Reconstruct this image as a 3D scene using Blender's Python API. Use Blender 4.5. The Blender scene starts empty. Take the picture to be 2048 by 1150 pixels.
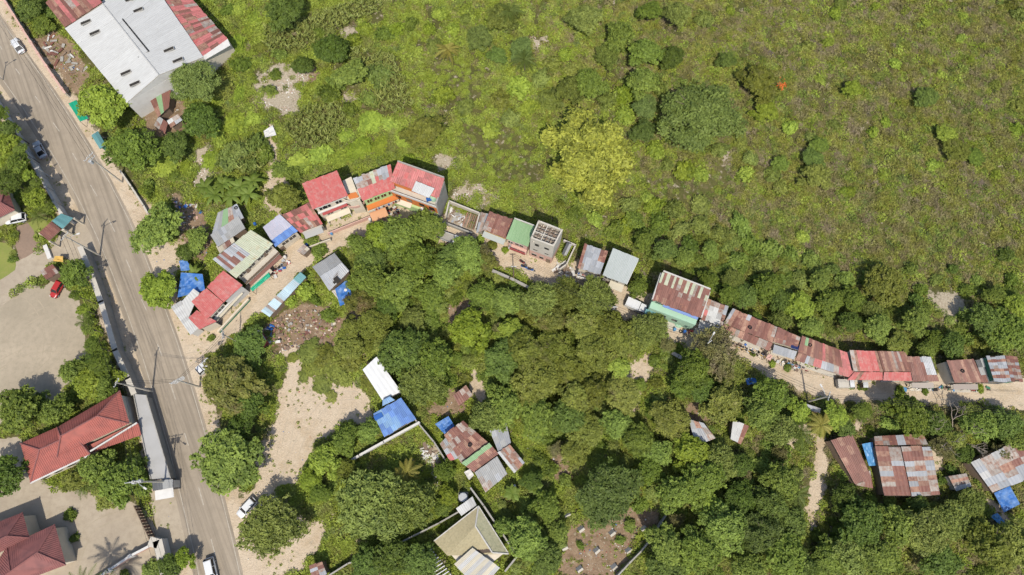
import bpy, math, random
import numpy as np
from mathutils import Vector
random.seed(7)
rng = np.random.default_rng(11)
scene = bpy.context.scene

# ---------------------------------------------------------------- camera, world, sun, exposure
FPX = 1365.0                       # focal length in pixels of the 2048 px wide photograph
CAM_H = 130.0                      # drone height above the ground, metres
TILT = math.atan2(385.0, FPX)      # the camera leans a little from straight down
cam_data = bpy.data.cameras.new('camera')
cam_data.sensor_width = 36.0
cam_data.lens = FPX / 2048.0 * 36.0
cam_data.clip_start = 0.5
cam_data.clip_end = 6000.0
camera = bpy.data.objects.new('camera', cam_data)
camera.location = (0, 0, CAM_H)
camera.rotation_euler = (TILT, 0, 0)
scene.collection.objects.link(camera)
scene.camera = camera

SUN_EL = math.radians(58.0)
SUN_AZ = math.radians(178.0)       # compass style, from +Y clockwise: the sun stands at the bottom of the picture
world = bpy.data.worlds.new('World')
scene.world = world
world.use_nodes = True
wn = world.node_tree.nodes
wl = world.node_tree.links
wn.clear()
sky = wn.new('ShaderNodeTexSky')
sky.sky_type = 'NISHITA'
sky.sun_disc = False
sky.sun_elevation = SUN_EL
sky.sun_rotation = SUN_AZ
sky.air_density = 1.0
sky.dust_density = 1.5
bg = wn.new('ShaderNodeBackground')
bg.inputs['Strength'].default_value = 0.148
wo = wn.new('ShaderNodeOutputWorld')
wl.new(sky.outputs['Color'], bg.inputs['Color'])
wl.new(bg.outputs['Background'], wo.inputs['Surface'])

sun_data = bpy.data.lights.new('sun', 'SUN')
sun_data.energy = 3.9
sun_data.angle = math.radians(0.6)
sun_data.color = (1.0, 0.945, 0.84)
sun = bpy.data.objects.new('sun', sun_data)
scene.collection.objects.link(sun)
to_sun = Vector((math.sin(SUN_AZ) * math.cos(SUN_EL), math.cos(SUN_AZ) * math.cos(SUN_EL), math.sin(SUN_EL)))
sun.rotation_euler = to_sun.to_track_quat('Z', 'Y').to_euler()
sun.location = to_sun * 300

scene.view_settings.view_transform = 'Standard'
scene.view_settings.look = 'None'
scene.view_settings.exposure = 0.40
scene.view_settings.gamma = 1.0
scene.render.engine = 'CYCLES'
scene.cycles.max_bounces = 4
scene.cycles.diffuse_bounces = 2
scene.cycles.glossy_bounces = 2
scene.cycles.transmission_bounces = 2
scene.cycles.use_denoising = True
scene.cycles.use_adaptive_sampling = True
scene.cycles.adaptive_threshold = 0.02
scene.cycles.use_light_tree = False

# ---------------------------------------------------------------- survey: photo pixel -> point on the place at a height
CT, ST = math.cos(TILT), math.sin(TILT)
def P(px, py, z=0.0):
    dx, dy = px - 1024.0, 575.0 - py
    wy = dy * CT + FPX * ST
    wz = dy * ST - FPX * CT
    t = (CAM_H - z) / -wz
    return Vector((dx * t, wy * t, z))
def mpp(px, py, z=0.0):            # metres per photo pixel
    return (P(px + 1, py, z) - P(px, py, z)).length

# ---------------------------------------------------------------- noise for scattering
def vnoise(x, y, s=1.0, seed=0):
    x = np.asarray(x, float) / s + seed * 17.31
    y = np.asarray(y, float) / s + seed * 7.77
    xi, yi = np.floor(x).astype(np.int64), np.floor(y).astype(np.int64)
    xf, yf = x - xi, y - yi
    u, v = xf * xf * (3 - 2 * xf), yf * yf * (3 - 2 * yf)
    def h(a, b):
        n = (a * 374761393 + b * 668265263 + seed * 144269) & 0x7fffffff
        n = ((n ^ (n >> 13)) * 1274126177) & 0x7fffffff
        return ((n ^ (n >> 16)) & 0xffff) / 65535.0
    a, b, c, d = h(xi, yi), h(xi + 1, yi), h(xi, yi + 1), h(xi + 1, yi + 1)
    return (a * (1 - u) + b * u) * (1 - v) + (c * (1 - u) + d * u) * v
def fnoise(x, y, s=1.0, seed=0, o=3):
    t, a, n = 0, 0, 1.0
    for k in range(o):
        t = t + vnoise(x, y, s / 2 ** k, seed + k) * n
        a += n; n *= 0.5
    return t / a
def inpoly(x, y, poly):
    r = np.zeros(x.shape, bool)
    n = len(poly)
    j = n - 1
    for i in range(n):
        xi, yi, xj, yj = poly[i][0], poly[i][1], poly[j][0], poly[j][1]
        if yi != yj:
            c = ((yi > y) != (yj > y)) & (x < (xj - xi) * (y - yi) / (yj - yi) + xi)
            r ^= c
        j = i
    return r
def W(pts, z=0.0):
    return [tuple(P(a, b, z)[:2]) for a, b in pts]

# ---------------------------------------------------------------- materials
MATS = {}
def nodes_of(name):
    m = bpy.data.materials.new(name)
    m.use_nodes = True
    nt = m.node_tree
    nt.nodes.clear()
    return m, nt, nt.nodes.new, nt.links.new
def rgb(c): return (c[0], c[1], c[2], 1.0)
def mixc(N, L, a, b, fac):
    n = N('ShaderNodeMix'); n.data_type = 'RGBA'
    for sock, val in ((n.inputs[6], a), (n.inputs[7], b)):
        if isinstance(val, tuple): sock.default_value = rgb(val)
        else: L(val, sock)
    if isinstance(fac, (int, float)): n.inputs[0].default_value = fac
    else: L(fac, n.inputs[0])
    return n.outputs[2]
def noise(N, L, vec, scale, detail=4, rough=0.55, lo=0.35, hi=0.65):
    n = N('ShaderNodeTexNoise'); n.inputs['Scale'].default_value = scale
    n.inputs['Detail'].default_value = detail; n.inputs['Roughness'].default_value = rough
    if vec is not None: L(vec, n.inputs['Vector'])
    r = N('ShaderNodeMapRange'); r.inputs[1].default_value = lo; r.inputs[2].default_value = hi
    L(n.outputs['Fac'], r.inputs[0])
    return r.outputs[0]
def position(N): return N('ShaderNodeNewGeometry').outputs['Position']
def finish(m, nt, N, L, col, rough=0.8, spec=0.3, metal=0.0, bump=None, bstr=0.3, bdist=0.05, transl=0.0):
    p = N('ShaderNodeBsdfPrincipled')
    if isinstance(col, tuple): p.inputs['Base Color'].default_value = rgb(col)
    else: L(col, p.inputs['Base Color'])
    p.inputs['Roughness'].default_value = rough
    p.inputs['Specular IOR Level'].default_value = spec
    p.inputs['Metallic'].default_value = metal
    if bump is not None:
        b = N('ShaderNodeBump'); b.inputs['Strength'].default_value = bstr; b.inputs['Distance'].default_value = bdist
        L(bump, b.inputs['Height']); L(b.outputs[0], p.inputs['Normal'])
    out = N('ShaderNodeOutputMaterial')
    if transl > 0:
        t = N('ShaderNodeBsdfTranslucent')
        if isinstance(col, tuple): t.inputs['Color'].default_value = rgb(col)
        else: L(col, t.inputs['Color'])
        mx = N('ShaderNodeMixShader'); mx.inputs[0].default_value = transl
        L(p.outputs[0], mx.inputs[1]); L(t.outputs[0], mx.inputs[2]); L(mx.outputs[0], out.inputs['Surface'])
    else:
        L(p.outputs[0], out.inputs['Surface'])
    return m
KA = 0.76
def dim(c): return tuple(v * KA for v in c)
def plain(name, c, c2=None, scale=1.5, rough=0.8, spec=0.3, metal=0.0, amt=0.6):
    """paint, concrete, cloth: a base colour with stains of a second colour"""
    if name in MATS: return MATS[name]
    m, nt, N, L = nodes_of(name)
    c = dim(c); c2 = dim(c2) if c2 else None
    if c2 is None: c2 = tuple(v * 0.72 for v in c)
    pos = position(N)
    f1 = noise(N, L, pos, scale, 5, 0.6, 0.42, 0.75)
    mu = N('ShaderNodeMath'); mu.operation = 'MULTIPLY'; mu.inputs[1].default_value = amt; L(f1, mu.inputs[0])
    col = mixc(N, L, c, c2, mu.outputs[0])
    MATS[name] = finish(m, nt, N, L, col, rough, spec, metal)
    return MATS[name]
def sheetmat(name, c, c2, rust=None, ramt=0.3, rough=0.55, spec=0.35, metal=0.0, jit=0.18):
    """corrugated roofing: streaks down the slope, blotches, each sheet a little different"""
    m, nt, N, L = nodes_of(name)
    c, c2 = dim(c), dim(c2)
    rust = dim(rust) if rust else None
    uv = N('ShaderNodeUVMap'); uv.uv_map = 'uv'
    oi = N('ShaderNodeObjectInfo')
    mulr = N('ShaderNodeMath'); mulr.operation = 'MULTIPLY'; mulr.inputs[1].default_value = 61.7; L(oi.outputs['Random'], mulr.inputs[0])
    comb = N('ShaderNodeCombineXYZ'); L(mulr.outputs[0], comb.inputs[0]); L(mulr.outputs[0], comb.inputs[1])
    ad = N('ShaderNodeVectorMath'); ad.operation = 'ADD'; L(uv.outputs[0], ad.inputs[0]); L(comb.outputs[0], ad.inputs[1])
    st = N('ShaderNodeVectorMath'); st.operation = 'MULTIPLY'; L(ad.outputs[0], st.inputs[0]); st.inputs[1].default_value = (3.2, 0.45, 1)
    f1 = noise(N, L, st.outputs[0], 1.0, 4, 0.6, 0.35, 0.68)
    col = mixc(N, L, c, c2, f1)
    if rust:
        f2 = noise(N, L, ad.outputs[0], 1.1, 6, 0.65, 0.62 - ramt * 0.35, 0.78 - ramt * 0.25)
        col = mixc(N, L, col, rust, f2)
    hv = N('ShaderNodeHueSaturation'); L(col, hv.inputs['Color'])
    mr = N('ShaderNodeMapRange'); mr.inputs[3].default_value = 1 - jit; mr.inputs[4].default_value = 1 + jit; L(oi.outputs['Random'], mr.inputs[0])
    L(mr.outputs[0], hv.inputs['Value'])
    return finish(m, nt, N, L, hv.outputs[0], rough, spec, metal)
def vegmat(name, dark, light, accent=None, acc=(0.60, 0.72), wscale=0.10, transl=0.33, rough=0.6, shift=0.5):
    """leaves: per-leaf tint, per-plant tint and slow patches over the ground"""
    if name in MATS: return MATS[name]
    m, nt, N, L = nodes_of(name)
    vb = lambda c: (c[0] * 1.50, c[1] * 1.46, c[2] * 0.84)
    dark, light = vb(dark), vb(light)
    at = N('ShaderNodeAttribute'); at.attribute_name = 'tint'
    oi = N('ShaderNodeObjectInfo')
    pos = position(N)
    n1 = noise(N, L, pos, wscale, 4, 0.6, 0.3, 0.7)
    s = N('ShaderNodeMath'); s.operation = 'MULTIPLY'; s.inputs[1].default_value = 0.75; L(at.outputs['Fac'], s.inputs[0])
    s2 = N('ShaderNodeMath'); s2.operation = 'MULTIPLY_ADD'; s2.inputs[1].default_value = 0.16; L(oi.outputs['Random'], s2.inputs[0]); L(s.outputs[0], s2.inputs[2])
    s3 = N('ShaderNodeMath'); s3.operation = 'MULTIPLY_ADD'; s3.inputs[1].default_value = 0.16; L(n1, s3.inputs[0]); L(s2.outputs[0], s3.inputs[2])
    col = mixc(N, L, dark, light, s3.outputs[0])
    if accent:
        n2 = noise(N, L, pos, wscale * 4.3, 4, 0.65, acc[0] - 0.08, acc[1])
        col = mixc(N, L, col, accent, n2)
    # every plant has its own tone: some yellower, some darker
    hv = N('ShaderNodeHueSaturation'); L(col, hv.inputs['Color'])
    mh = N('ShaderNodeMapRange'); mh.inputs[3].default_value = 0.489; mh.inputs[4].default_value = 0.507; L(oi.outputs['Random'], mh.inputs[0]); L(mh.outputs[0], hv.inputs['Hue'])
    wr = N('ShaderNodeMath'); wr.operation = 'MULTIPLY'; wr.inputs[1].default_value = 7.31; L(oi.outputs['Random'], wr.inputs[0])
    fr = N('ShaderNodeMath'); fr.operation = 'FRACT'; L(wr.outputs[0], fr.inputs[0])
    mv = N('ShaderNodeMapRange'); mv.inputs[3].default_value = 0.76; mv.inputs[4].default_value = 1.22; L(fr.outputs[0], mv.inputs[0]); L(mv.outputs[0], hv.inputs['Value'])
    ms = N('ShaderNodeMapRange'); ms.inputs[3].default_value = 1.0; ms.inputs[4].default_value = 0.92; L(fr.outputs[0], ms.inputs[0]); L(ms.outputs[0], hv.inputs['Saturation'])
    col = hv.outputs[0]
    MATS[name] = finish(m, nt, N, L, col, rough, 0.25, 0, transl=transl)
    return MATS[name]

RUST, RUST2, ORUST = (0.17, 0.070, 0.052), (0.24, 0.110, 0.080), (0.33, 0.15, 0.08)
S = {
 'R': sheetmat('rusted_sheet', RUST, RUST2, ORUST, 0.15),
 'r': sheetmat('orange_rusted_sheet', (0.29, 0.145, 0.095), (0.38, 0.23, 0.16), RUST, 0.45),
 'G': sheetmat('galvanised_sheet', (0.30, 0.31, 0.325), (0.37, 0.375, 0.38), (0.30, 0.22, 0.17), 0.12, 0.42),
 'P': sheetmat('weathered_pale_sheet', (0.38, 0.34, 0.30), (0.30, 0.25, 0.21), (0.25, 0.13, 0.085), 0.5),
 'D': sheetmat('red_painted_sheet', (0.50, 0.125, 0.112), (0.45, 0.11, 0.10), (0.48, 0.22, 0.19), 0.45, 0.6, 0.3, 0, 0.05),
 'd': sheetmat('faded_red_sheet', (0.48, 0.165, 0.15), (0.42, 0.125, 0.115), (0.24, 0.11, 0.08), 0.3),
 'W': sheetmat('white_sheet', (0.56, 0.555, 0.53), (0.485, 0.475, 0.45), (0.44, 0.42, 0.37), 0.05, 0.5, 0.3, 0, 0.035),
 'w': sheetmat('dusty_white_sheet', (0.47, 0.46, 0.44), (0.37, 0.36, 0.34), None, 0, 0.5),
 'B': sheetmat('blue_sheet', (0.10, 0.19, 0.46), (0.14, 0.26, 0.52), None, 0, 0.5),
 'b': sheetmat('pale_blue_patched_sheet', (0.23, 0.37, 0.53), (0.15, 0.28, 0.52), None, 0, 0.5),
 'L': sheetmat('light_blue_sheet', (0.40, 0.52, 0.57), (0.44, 0.55, 0.58), (0.45, 0.42, 0.38), 0.2),
 'V': sheetmat('lilac_sheet', (0.42, 0.43, 0.50), (0.47, 0.43, 0.48), None, 0, 0.5, 0.35, 0, 0.06),
 'N': sheetmat('green_sheet', (0.20, 0.33, 0.16), (0.25, 0.37, 0.20), None, 0, 0.6, 0.3, 0, 0.05),
 'Y': sheetmat('pale_green_sheet', (0.40, 0.43, 0.29), (0.46, 0.46, 0.35), (0.38, 0.27, 0.14), 0.22, 0.55, 0.3, 0, 0.07),
 'g': sheetmat('grey_green_sheet', (0.37, 0.40, 0.37), (0.41, 0.43, 0.41), None, 0, 0.55, 0.3, 0, 0.03),
 'M': sheetmat('dull_grey_sheet', (0.30, 0.30, 0.29), (0.35, 0.345, 0.33), (0.28, 0.24, 0.19), 0.15, 0.6, 0.3, 0, 0.08),
 'K': sheetmat('dark_grey_sheet', (0.09, 0.095, 0.10), (0.13, 0.13, 0.13), None, 0, 0.6),
 'T': sheetmat('teal_sheet', (0.10, 0.24, 0.25), (0.13, 0.28, 0.28), None, 0, 0.5),
 'O': sheetmat('orange_sheet', (0.52, 0.25, 0.11), (0.56, 0.30, 0.16), None, 0, 0.6),
 'e': sheetmat('emerald_tarpaulin', (0.01, 0.28, 0.15), (0.02, 0.32, 0.18), None, 0, 0.5),
 'Z': sheetmat('bright_white_sheet', (0.70, 0.70, 0.69), (0.62, 0.62, 0.61), None, 0, 0.5, 0.3, 0, 0.02),
 'C': sheetmat('cream_sheet', (0.52, 0.47, 0.36), (0.44, 0.39, 0.30), None, 0, 0.7),
}
M_DECK = plain('old_timber', (0.10, 0.07, 0.05), (0.06, 0.045, 0.035), 2)
M_WOOD = plain('weathered_wood', (0.24, 0.17, 0.12), (0.14, 0.10, 0.07), 3)
M_CONC = plain('raw_concrete', (0.36, 0.34, 0.30), (0.23, 0.21, 0.18), 0.8)
M_CONCL = plain('pale_concrete', (0.54, 0.495, 0.42), (0.41, 0.37, 0.31), 0.6)
M_WHITE = plain('white_paint', (0.64, 0.62, 0.58), (0.50, 0.47, 0.43), 0.9)
M_CREAM = plain('cream_paint', (0.68, 0.60, 0.47), (0.52, 0.45, 0.35), 0.7)
M_PINK = plain('pink_paint', (0.60, 0.38, 0.31), (0.50, 0.33, 0.26), 0.7)
M_ORANGE = plain('orange_paint', (0.62, 0.19, 0.045), (0.55, 0.20, 0.07), 0.7)
M_MINT = plain('mint_paint', (0.36, 0.55, 0.40), (0.36, 0.48, 0.36), 0.7)
M_LIME = plain('lime_paint', (0.45, 0.60, 0.27), (0.38, 0.50, 0.25), 0.7)
M_YELL = plain('yellow_paint', (0.65, 0.40, 0.09), (0.5, 0.33, 0.12), 0.7)
M_GLASS = plain('window_glass', (0.018, 0.02, 0.022), (0.03, 0.03, 0.03), 1, 0.12, 0.5)
M_DARK = plain('dark_opening', (0.03, 0.026, 0.022), (0.045, 0.04, 0.03), 2, 0.9)
M_FRAME = plain('pale_trim', (0.55, 0.52, 0.47), (0.42, 0.39, 0.34), 2)
M_REDP = plain('red_paint', (0.36, 0.07, 0.065), (0.28, 0.07, 0.06), 1)
M_BLUEP = plain('blue_plastic', (0.03, 0.12, 0.38), (0.03, 0.09, 0.30), 2, 0.4)
M_BLACK = plain('black_rubber', (0.018, 0.018, 0.018), (0.03, 0.03, 0.03), 4, 0.8)
M_STEEL = plain('galvanised_steel', (0.42, 0.43, 0.44), (0.30, 0.30, 0.30), 2, 0.45, 0.5)
M_TRUNK = plain('bark', (0.17, 0.13, 0.10), (0.10, 0.075, 0.055), 3, 0.9)
M_GREENP = plain('green_paint', (0.06, 0.20, 0.12), (0.08, 0.17, 0.11), 2)
M_TARP = plain('blue_tarpaulin', (0.04, 0.15, 0.43), (0.20, 0.32, 0.52), 0.8, 0.55, 0.3, 0, 1.0)
M_TARPL = plain('sky_blue_tarpaulin', (0.08, 0.27, 0.52), (0.2, 0.37, 0.55), 0.9, 0.45, 0.4)
M_TILE = plain('terracotta_tile', (0.38, 0.115, 0.09), (0.24, 0.085, 0.07), 0.55, 0.75, 0.3, 0, 1.0)
M_TILE2 = plain('plum_tile', (0.26, 0.10, 0.09), (0.16, 0.068, 0.066), 0.6, 0.75, 0.3, 0, 1.0)

# ---------------------------------------------------------------- mesh builder, things and parts
ORG = {}
def link(o):
    scene.collection.objects.link(o); return o
def tag(o, label=None, cat=None, group=None, kind=None):
    if label: o['label'] = label
    if cat: o['category'] = cat
    if group: o['group'] = group
    if kind: o['kind'] = kind
    return o
def thing(name, label, cat, loc=(0, 0, 0), rz=0.0, group=None):
    o = bpy.data.objects.new(name, None)
    o.empty_display_size = 0.3
    o.location = loc; o.rotation_euler = (0, 0, rz)
    link(o)
    ORG[o.name] = Vector(loc) if rz == 0.0 else None
    return tag(o, label, cat, group)
def origin_of(o):
    while o.parent: o = o.parent
    return ORG.get(o.name) or Vector((0, 0, 0))
class MB:
    def __init__(s): s.v, s.f, s.uv = [], [], None
    def face(s, *pts):
        i = len(s.v); s.v += [tuple(p) for p in pts]; s.f.append(tuple(range(i, i + len(pts)))); return s
    def prism(s, lo, hi):
        n = len(lo); i = len(s.v)
        s.v += [tuple(p) for p in lo] + [tuple(p) for p in hi]
        s.f.append(tuple(i + k for k in reversed(range(n)))); s.f.append(tuple(i + n + k for k in range(n)))
        for k in range(n):
            j = (k + 1) % n
            s.f.append((i + k, i + j, i + n + j, i + n + k))
        return s
    def box(s, c, d, rz=0.0, top=1.0):
        """box standing on c (centre of its foot), size d, top scaled by `top`"""
        ca, sa = math.cos(rz), math.sin(rz)
        lo, hi = [], []
        for sx, sy in ((-1, -1), (1, -1), (1, 1), (-1, 1)):
            for lst, k, z in ((lo, 1.0, c[2]), (hi, top, c[2] + d[2])):
                x, y = sx * d[0] / 2 * k, sy * d[1] / 2 * k
                lst.append((c[0] + x * ca - y * sa, c[1] + x * sa + y * ca, z))
        return s.prism(lo, hi)
    def tube(s, pts, rad, n=6):
        pts = [Vector(p) for p in pts]
        if isinstance(rad, (int, float)): rad = [rad] * len(pts)
        i0 = len(s.v)
        for k, p in enumerate(pts):
            d = (pts[min(k + 1, len(pts) - 1)] - pts[max(k - 1, 0)])
            d = d.normalized() if d.length > 1e-6 else Vector((0, 0, 1))
            u = d.cross(Vector((0, 0, 1)) if abs(d.z) < 0.9 else Vector((1, 0, 0))).normalized()
            w = d.cross(u)
            for a in range(n):
                t = 2 * math.pi * a / n
                s.v.append(tuple(p + (u * math.cos(t) + w * math.sin(t)) * rad[k]))
        for k in range(len(pts) - 1):
            for a in range(n):
                b = (a + 1) % n
                s.f.append((i0 + k * n + a, i0 + k * n + b, i0 + (k + 1) * n + b, i0 + (k + 1) * n + a))
        s.f.append(tuple(i0 + a for a in reversed(range(n))))
        s.f.append(tuple(i0 + (len(pts) - 1) * n + a for a in range(n)))
        return s
    def mesh(s, name, mat, org=None, smooth=False):
        me = bpy.data.meshes.new(name)
        v = s.v if org is None else [(p[0] - org[0], p[1] - org[1], p[2] - org[2]) for p in s.v]
        me.from_pydata(v, [], s.f)
        if s.uv:
            l = me.uv_layers.new(name='uv')
            flat = [c for f in s.f for k in f for c in s.uv[k]]
            l.data.foreach_set('uv', flat)
        if mat: me.materials.append(mat)
        if smooth: me.polygons.foreach_set('use_smooth', [True] * len(me.polygons))
        me.update()
        return me
    def build(s, name, mat, parent=None, smooth=False):
        org = origin_of(parent) if parent is not None else None
        o = bpy.data.objects.new(name, s.mesh(name, mat, org, smooth))
        link(o)
        if parent is not None: o.parent = parent
        return o
    def solo(s, name, mat, label, cat, group=None, kind=None, smooth=False, at=None):
        """a thing that is one mesh, with its origin at its foot"""
        v = np.array(s.v)
        c = Vector((v[:, 0].mean(), v[:, 1].mean(), v[:, 2].min())) if at is None else Vector(at)
        o = bpy.data.objects.new(name, s.mesh(name, mat, c, smooth))
        o.location = c
        link(o)
        return tag(o, label, cat, group, kind)
FOOT = []                                   # footprints that keep plants out
def centroid(pts):
    return sum((Vector(p) for p in pts), Vector((0, 0, 0))) / len(pts)
def inset(poly, d):
    """move every edge of a counter-clockwise outline inwards by d"""
    n = len(poly); out = []
    for i in range(n):
        p0, p1, p2 = [Vector(poly[(i + k) % n][:2]) for k in (-1, 0, 1)]
        e1, e2 = (p1 - p0).normalized(), (p2 - p1).normalized()
        n1, n2 = Vector((-e1.y, e1.x)), Vector((-e2.y, e2.x))
        b = n1 + n2
        k = d / max(0.25, b.dot(n1)) if b.length > 1e-4 else d
        q = p1 + b * k
        out.append(Vector((q.x, q.y, poly[i][2])))
    return out
# ---------------------------------------------------------------- roofs and houses
def lerp(a, b, t): return a + (b - a) * t
def sheets(roof, a, b, c, d, pat, ribs=3, amp=0.035, lift=0.03, jit=0.03):
    """corrugated sheets laid in a grid on the plane a-b (eave) / d-c (top); pat: rows of letters, top row first"""
    nr = len(pat)
    nrm = (b - a).cross(d - a).normalized()
    if nrm.z < 0: nrm = -nrm
    rough_ = any(k in 'RrPdG' for k in ''.join(pat))                # old roofs: no two sheets are cut alike
    cols = max(len(q) for q in pat)
    wts = [random.uniform(.65, 1.35) if rough_ else 1.0 for _ in range(cols)]
    cut = [0.0]
    for q in wts: cut.append(cut[-1] + q / sum(wts))
    tj = [[0.0] + [random.uniform(-.16, .16) / nr * (rough_ and random.random() < .6) for _ in range(nr - 1)] + [0.0] for _ in range(cols)]
    for j in range(nr):
        row = pat[nr - 1 - j]
        nc = len(row)
        for i in range(nc):
            ch = row[i]
            if ch == '.': continue
            j0 = random.uniform(-jit, jit)
            s0, s1 = (cut[i], cut[i + 1]) if nc == cols else (i / nc, (i + 1) / nc)
            t0, t1 = max(0, j / nr - 0.01 + tj[i][j]), (j + 1) / nr + tj[i][j + 1]
            def pt(s, t): return lerp(lerp(a, b, s), lerp(d, c, s), t)
            w = (pt(s1, t0) - pt(s0, t0)).length; l = (pt(s0, t1) - pt(s0, t0)).length
            if w < 1e-3 or l < 1e-3: continue
            m = MB(); m.uv = []
            k = 2 * ribs
            up = lift + 0.012 * j + random.uniform(0, 0.02)
            j1, j2 = j0 / max(l, .5), random.uniform(-jit, jit) / max(l, .5)
            for q in range(k + 1):
                s = lerp(s0, s1, q / k)
                z = up + (amp if q % 2 else -amp * 0.2)
                for t, e in ((t0 + j1 * (j == 0), 0), (t1 + j2 * (j == nr - 1), 1)):
                    m.v.append(tuple(pt(s, t) + nrm * (z + 0.015 * e)))
                    m.uv.append((q / k * w, e * l))
            for q in range(k):
                m.f.append((2 * q, 2 * q + 2, 2 * q + 3, 2 * q + 1))
            m.build('roof_sheet', S[ch], roof)
def slab(a, b, c, d, t0=0.02, t1=0.12):
    nrm = (b - a).cross(d - a).normalized()
    if nrm.z < 0: nrm = -nrm
    return MB().prism([p - nrm * t1 for p in (a, b, c, d)], [p - nrm * t0 for p in (a, b, c, d)])
class House:
    """corners as they stand in the photo: front-left, front-right, back-right, back-left of the roof, with heights"""
    def __init__(s, name, label, cat, A, B, C, D, zf, zb, pat, wall=None, over=0.3, ribs=3, group=None, deck=None, wallname='wall', zl=None):
        za, zb_, zc, zd = (zf, zf, zb, zb) if zl is None else zl
        s.a, s.b, s.c, s.d = P(*A, za), P(*B, zb_), P(*C, zc), P(*D, zd)
        g = centroid([s.a, s.b, s.c, s.d]); g.z = 0
        s.root = thing(name, label, cat, g, group=group)
        s.roof = slab(s.a, s.b, s.c, s.d).build('roof', deck or M_DECK, s.root)
        sheets(s.roof, s.a, s.b, s.c, s.d, pat, ribs)
        s.out = inset([s.a, s.b, s.c, s.d], over)
        s.w = wall
        if wall:
            top = [Vector((p.x, p.y, p.z - 0.13)) for p in s.out]
            lo = [Vector((p.x, p.y, -0.05)) for p in s.out]
            MB().prism(lo, top).build(wallname, wall, s.root)
        FOOT.append([(p.x, p.y) for p in s.out])
    def plane(s, A, B, C, D, za, zb, pat, ribs=3, zl=None):
        """a further roof plane of the same house"""
        z = (za, za, zb, zb) if zl is None else zl
        q = [P(*p, h) for p, h in zip((A, B, C, D), z)]
        r = slab(*q).build('roof', M_DECK, s.root)
        sheets(r, *q, pat, ribs)
        return q
    def block(s, A, B, C, D, z, wall, name='wall', over=0.15, base=-0.05):
        q = inset([P(*p, z) for p in (A, B, C, D)], over)
        FOOT.append([(p.x, p.y) for p in q])
        return MB().prism([Vector((p.x, p.y, base)) for p in q], q).build(name, wall, s.root)
    def edge(s, e):
        p, q = s.out[e], s.out[(e + 1) % 4]
        p, q = Vector((p.x, p.y, 0)), Vector((q.x, q.y, 0))
        d = (q - p); L = d.length; d = d / L
        return p, d, L, Vector((d.y, -d.x, 0))
    def eb(s, name, e, t0, t1, z0, z1, o0, o1, mat, parent=None, drop=0.0):
        """box along wall e from t0 to t1, between heights z0 and z1, standing out o0..o1; outer edge lowered by drop"""
        p, d, L, n = s.edge(e)
        f = lambda t, o, z: p + d * (t * L) + n * o + Vector((0, 0, z))
        lo = [f(t0, o0, z0), f(t0, o1, z0 - drop), f(t1, o1, z0 - drop), f(t1, o0, z0)]
        hi = [f(t0, o0, z1), f(t0, o1, z1 - drop), f(t1, o1, z1 - drop), f(t1, o0, z1)]
        return MB().prism(lo, hi).build(name, mat, parent or s.root)
    def win(s, e, t, z, w, h, frame=None, n=2, nm='window'):
        p, d, L, _ = s.edge(e)
        hw = w / 2 / L
        f = s.eb(nm, e, t - hw, t + hw, z, z + h, -0.02, 0.05, frame or M_FRAME)
        for k in range(n):
            g = 0.06 / L
            a, b = t - hw + 2 * hw * k / n + g, t - hw + 2 * hw * (k + 1) / n - g
            s.eb('pane', e, a, b, z + 0.06, z + h - 0.06, 0.03, 0.065, M_GLASS, f)
        return f
    def door(s, e, t, w=0.9, h=2.0, mat=None, z=0.0):
        p, d, L, _ = s.edge(e)
        hw = w / 2 / L
        return s.eb('door', e, t - hw, t + hw, z, z + h, -0.02, 0.04, mat or M_WOOD)
    def parapet(s, e, h, mat, t=0.2, name='parapet', z=None):
        p, d, L, n = s.edge(e)
        z0 = min(s.out[e].z, s.out[(e + 1) % 4].z)
        return s.eb(name, e, -0.2 / L, 1 + 0.2 / L, z0 - 0.3, z0 + h, 0.26, 0.26 + t, mat)
def ribbed(roof_parent, name, poly, mat, pitch=0.34, amp=0.07, half=0.1):
    """tile slope: first two points are the eave; rows of barrel tiles run up the slope as ribs"""
    p = [Vector(q) for q in poly]
    s = (p[1] - p[0]).normalized()
    nrm = (p[1] - p[0]).cross(p[2] - p[0]).normalized()
    if nrm.z < 0: nrm = -nrm
    u = nrm.cross(s)
    if (p[2] - p[0]).dot(u) < 0: u = -u
    m = MB()
    m.prism([q - nrm * 0.12 for q in p], p)
    pts = [((q - p[0]).dot(s), (q - p[0]).dot(u)) for q in p]
    smin, smax = min(q[0] for q in pts), max(q[0] for q in pts)
    x = smin + pitch / 2
    while x < smax:
        ys = []
        for k in range(len(pts)):
            (x0, y0), (x1, y1) = pts[k], pts[(k + 1) % len(pts)]
            if abs(x1 - x0) > 1e-6 and (x0 - x) * (x1 - x) <= 0:
                ys.append(y0 + (y1 - y0) * (x - x0) / (x1 - x0))
        if len(ys) >= 2 and max(ys) - min(ys) > 0.15:
            f = lambda dx, y, z: p[0] + s * (x + dx) + u * y + nrm * z
            a, b = min(ys), max(ys)
            i = len(m.v)
            m.v += [tuple(f(-half, a, 0)), tuple(f(0, a, amp)), tuple(f(half, a, 0)), tuple(f(-half, b, 0)), tuple(f(0, b, amp)), tuple(f(half, b, 0))]
            m.f += [(i, i + 1, i + 4, i + 3), (i + 1, i + 2, i + 5, i + 4), (i, i + 2, i + 1)]
        x += pitch
    return m.build(name, mat, roof_parent)
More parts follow.
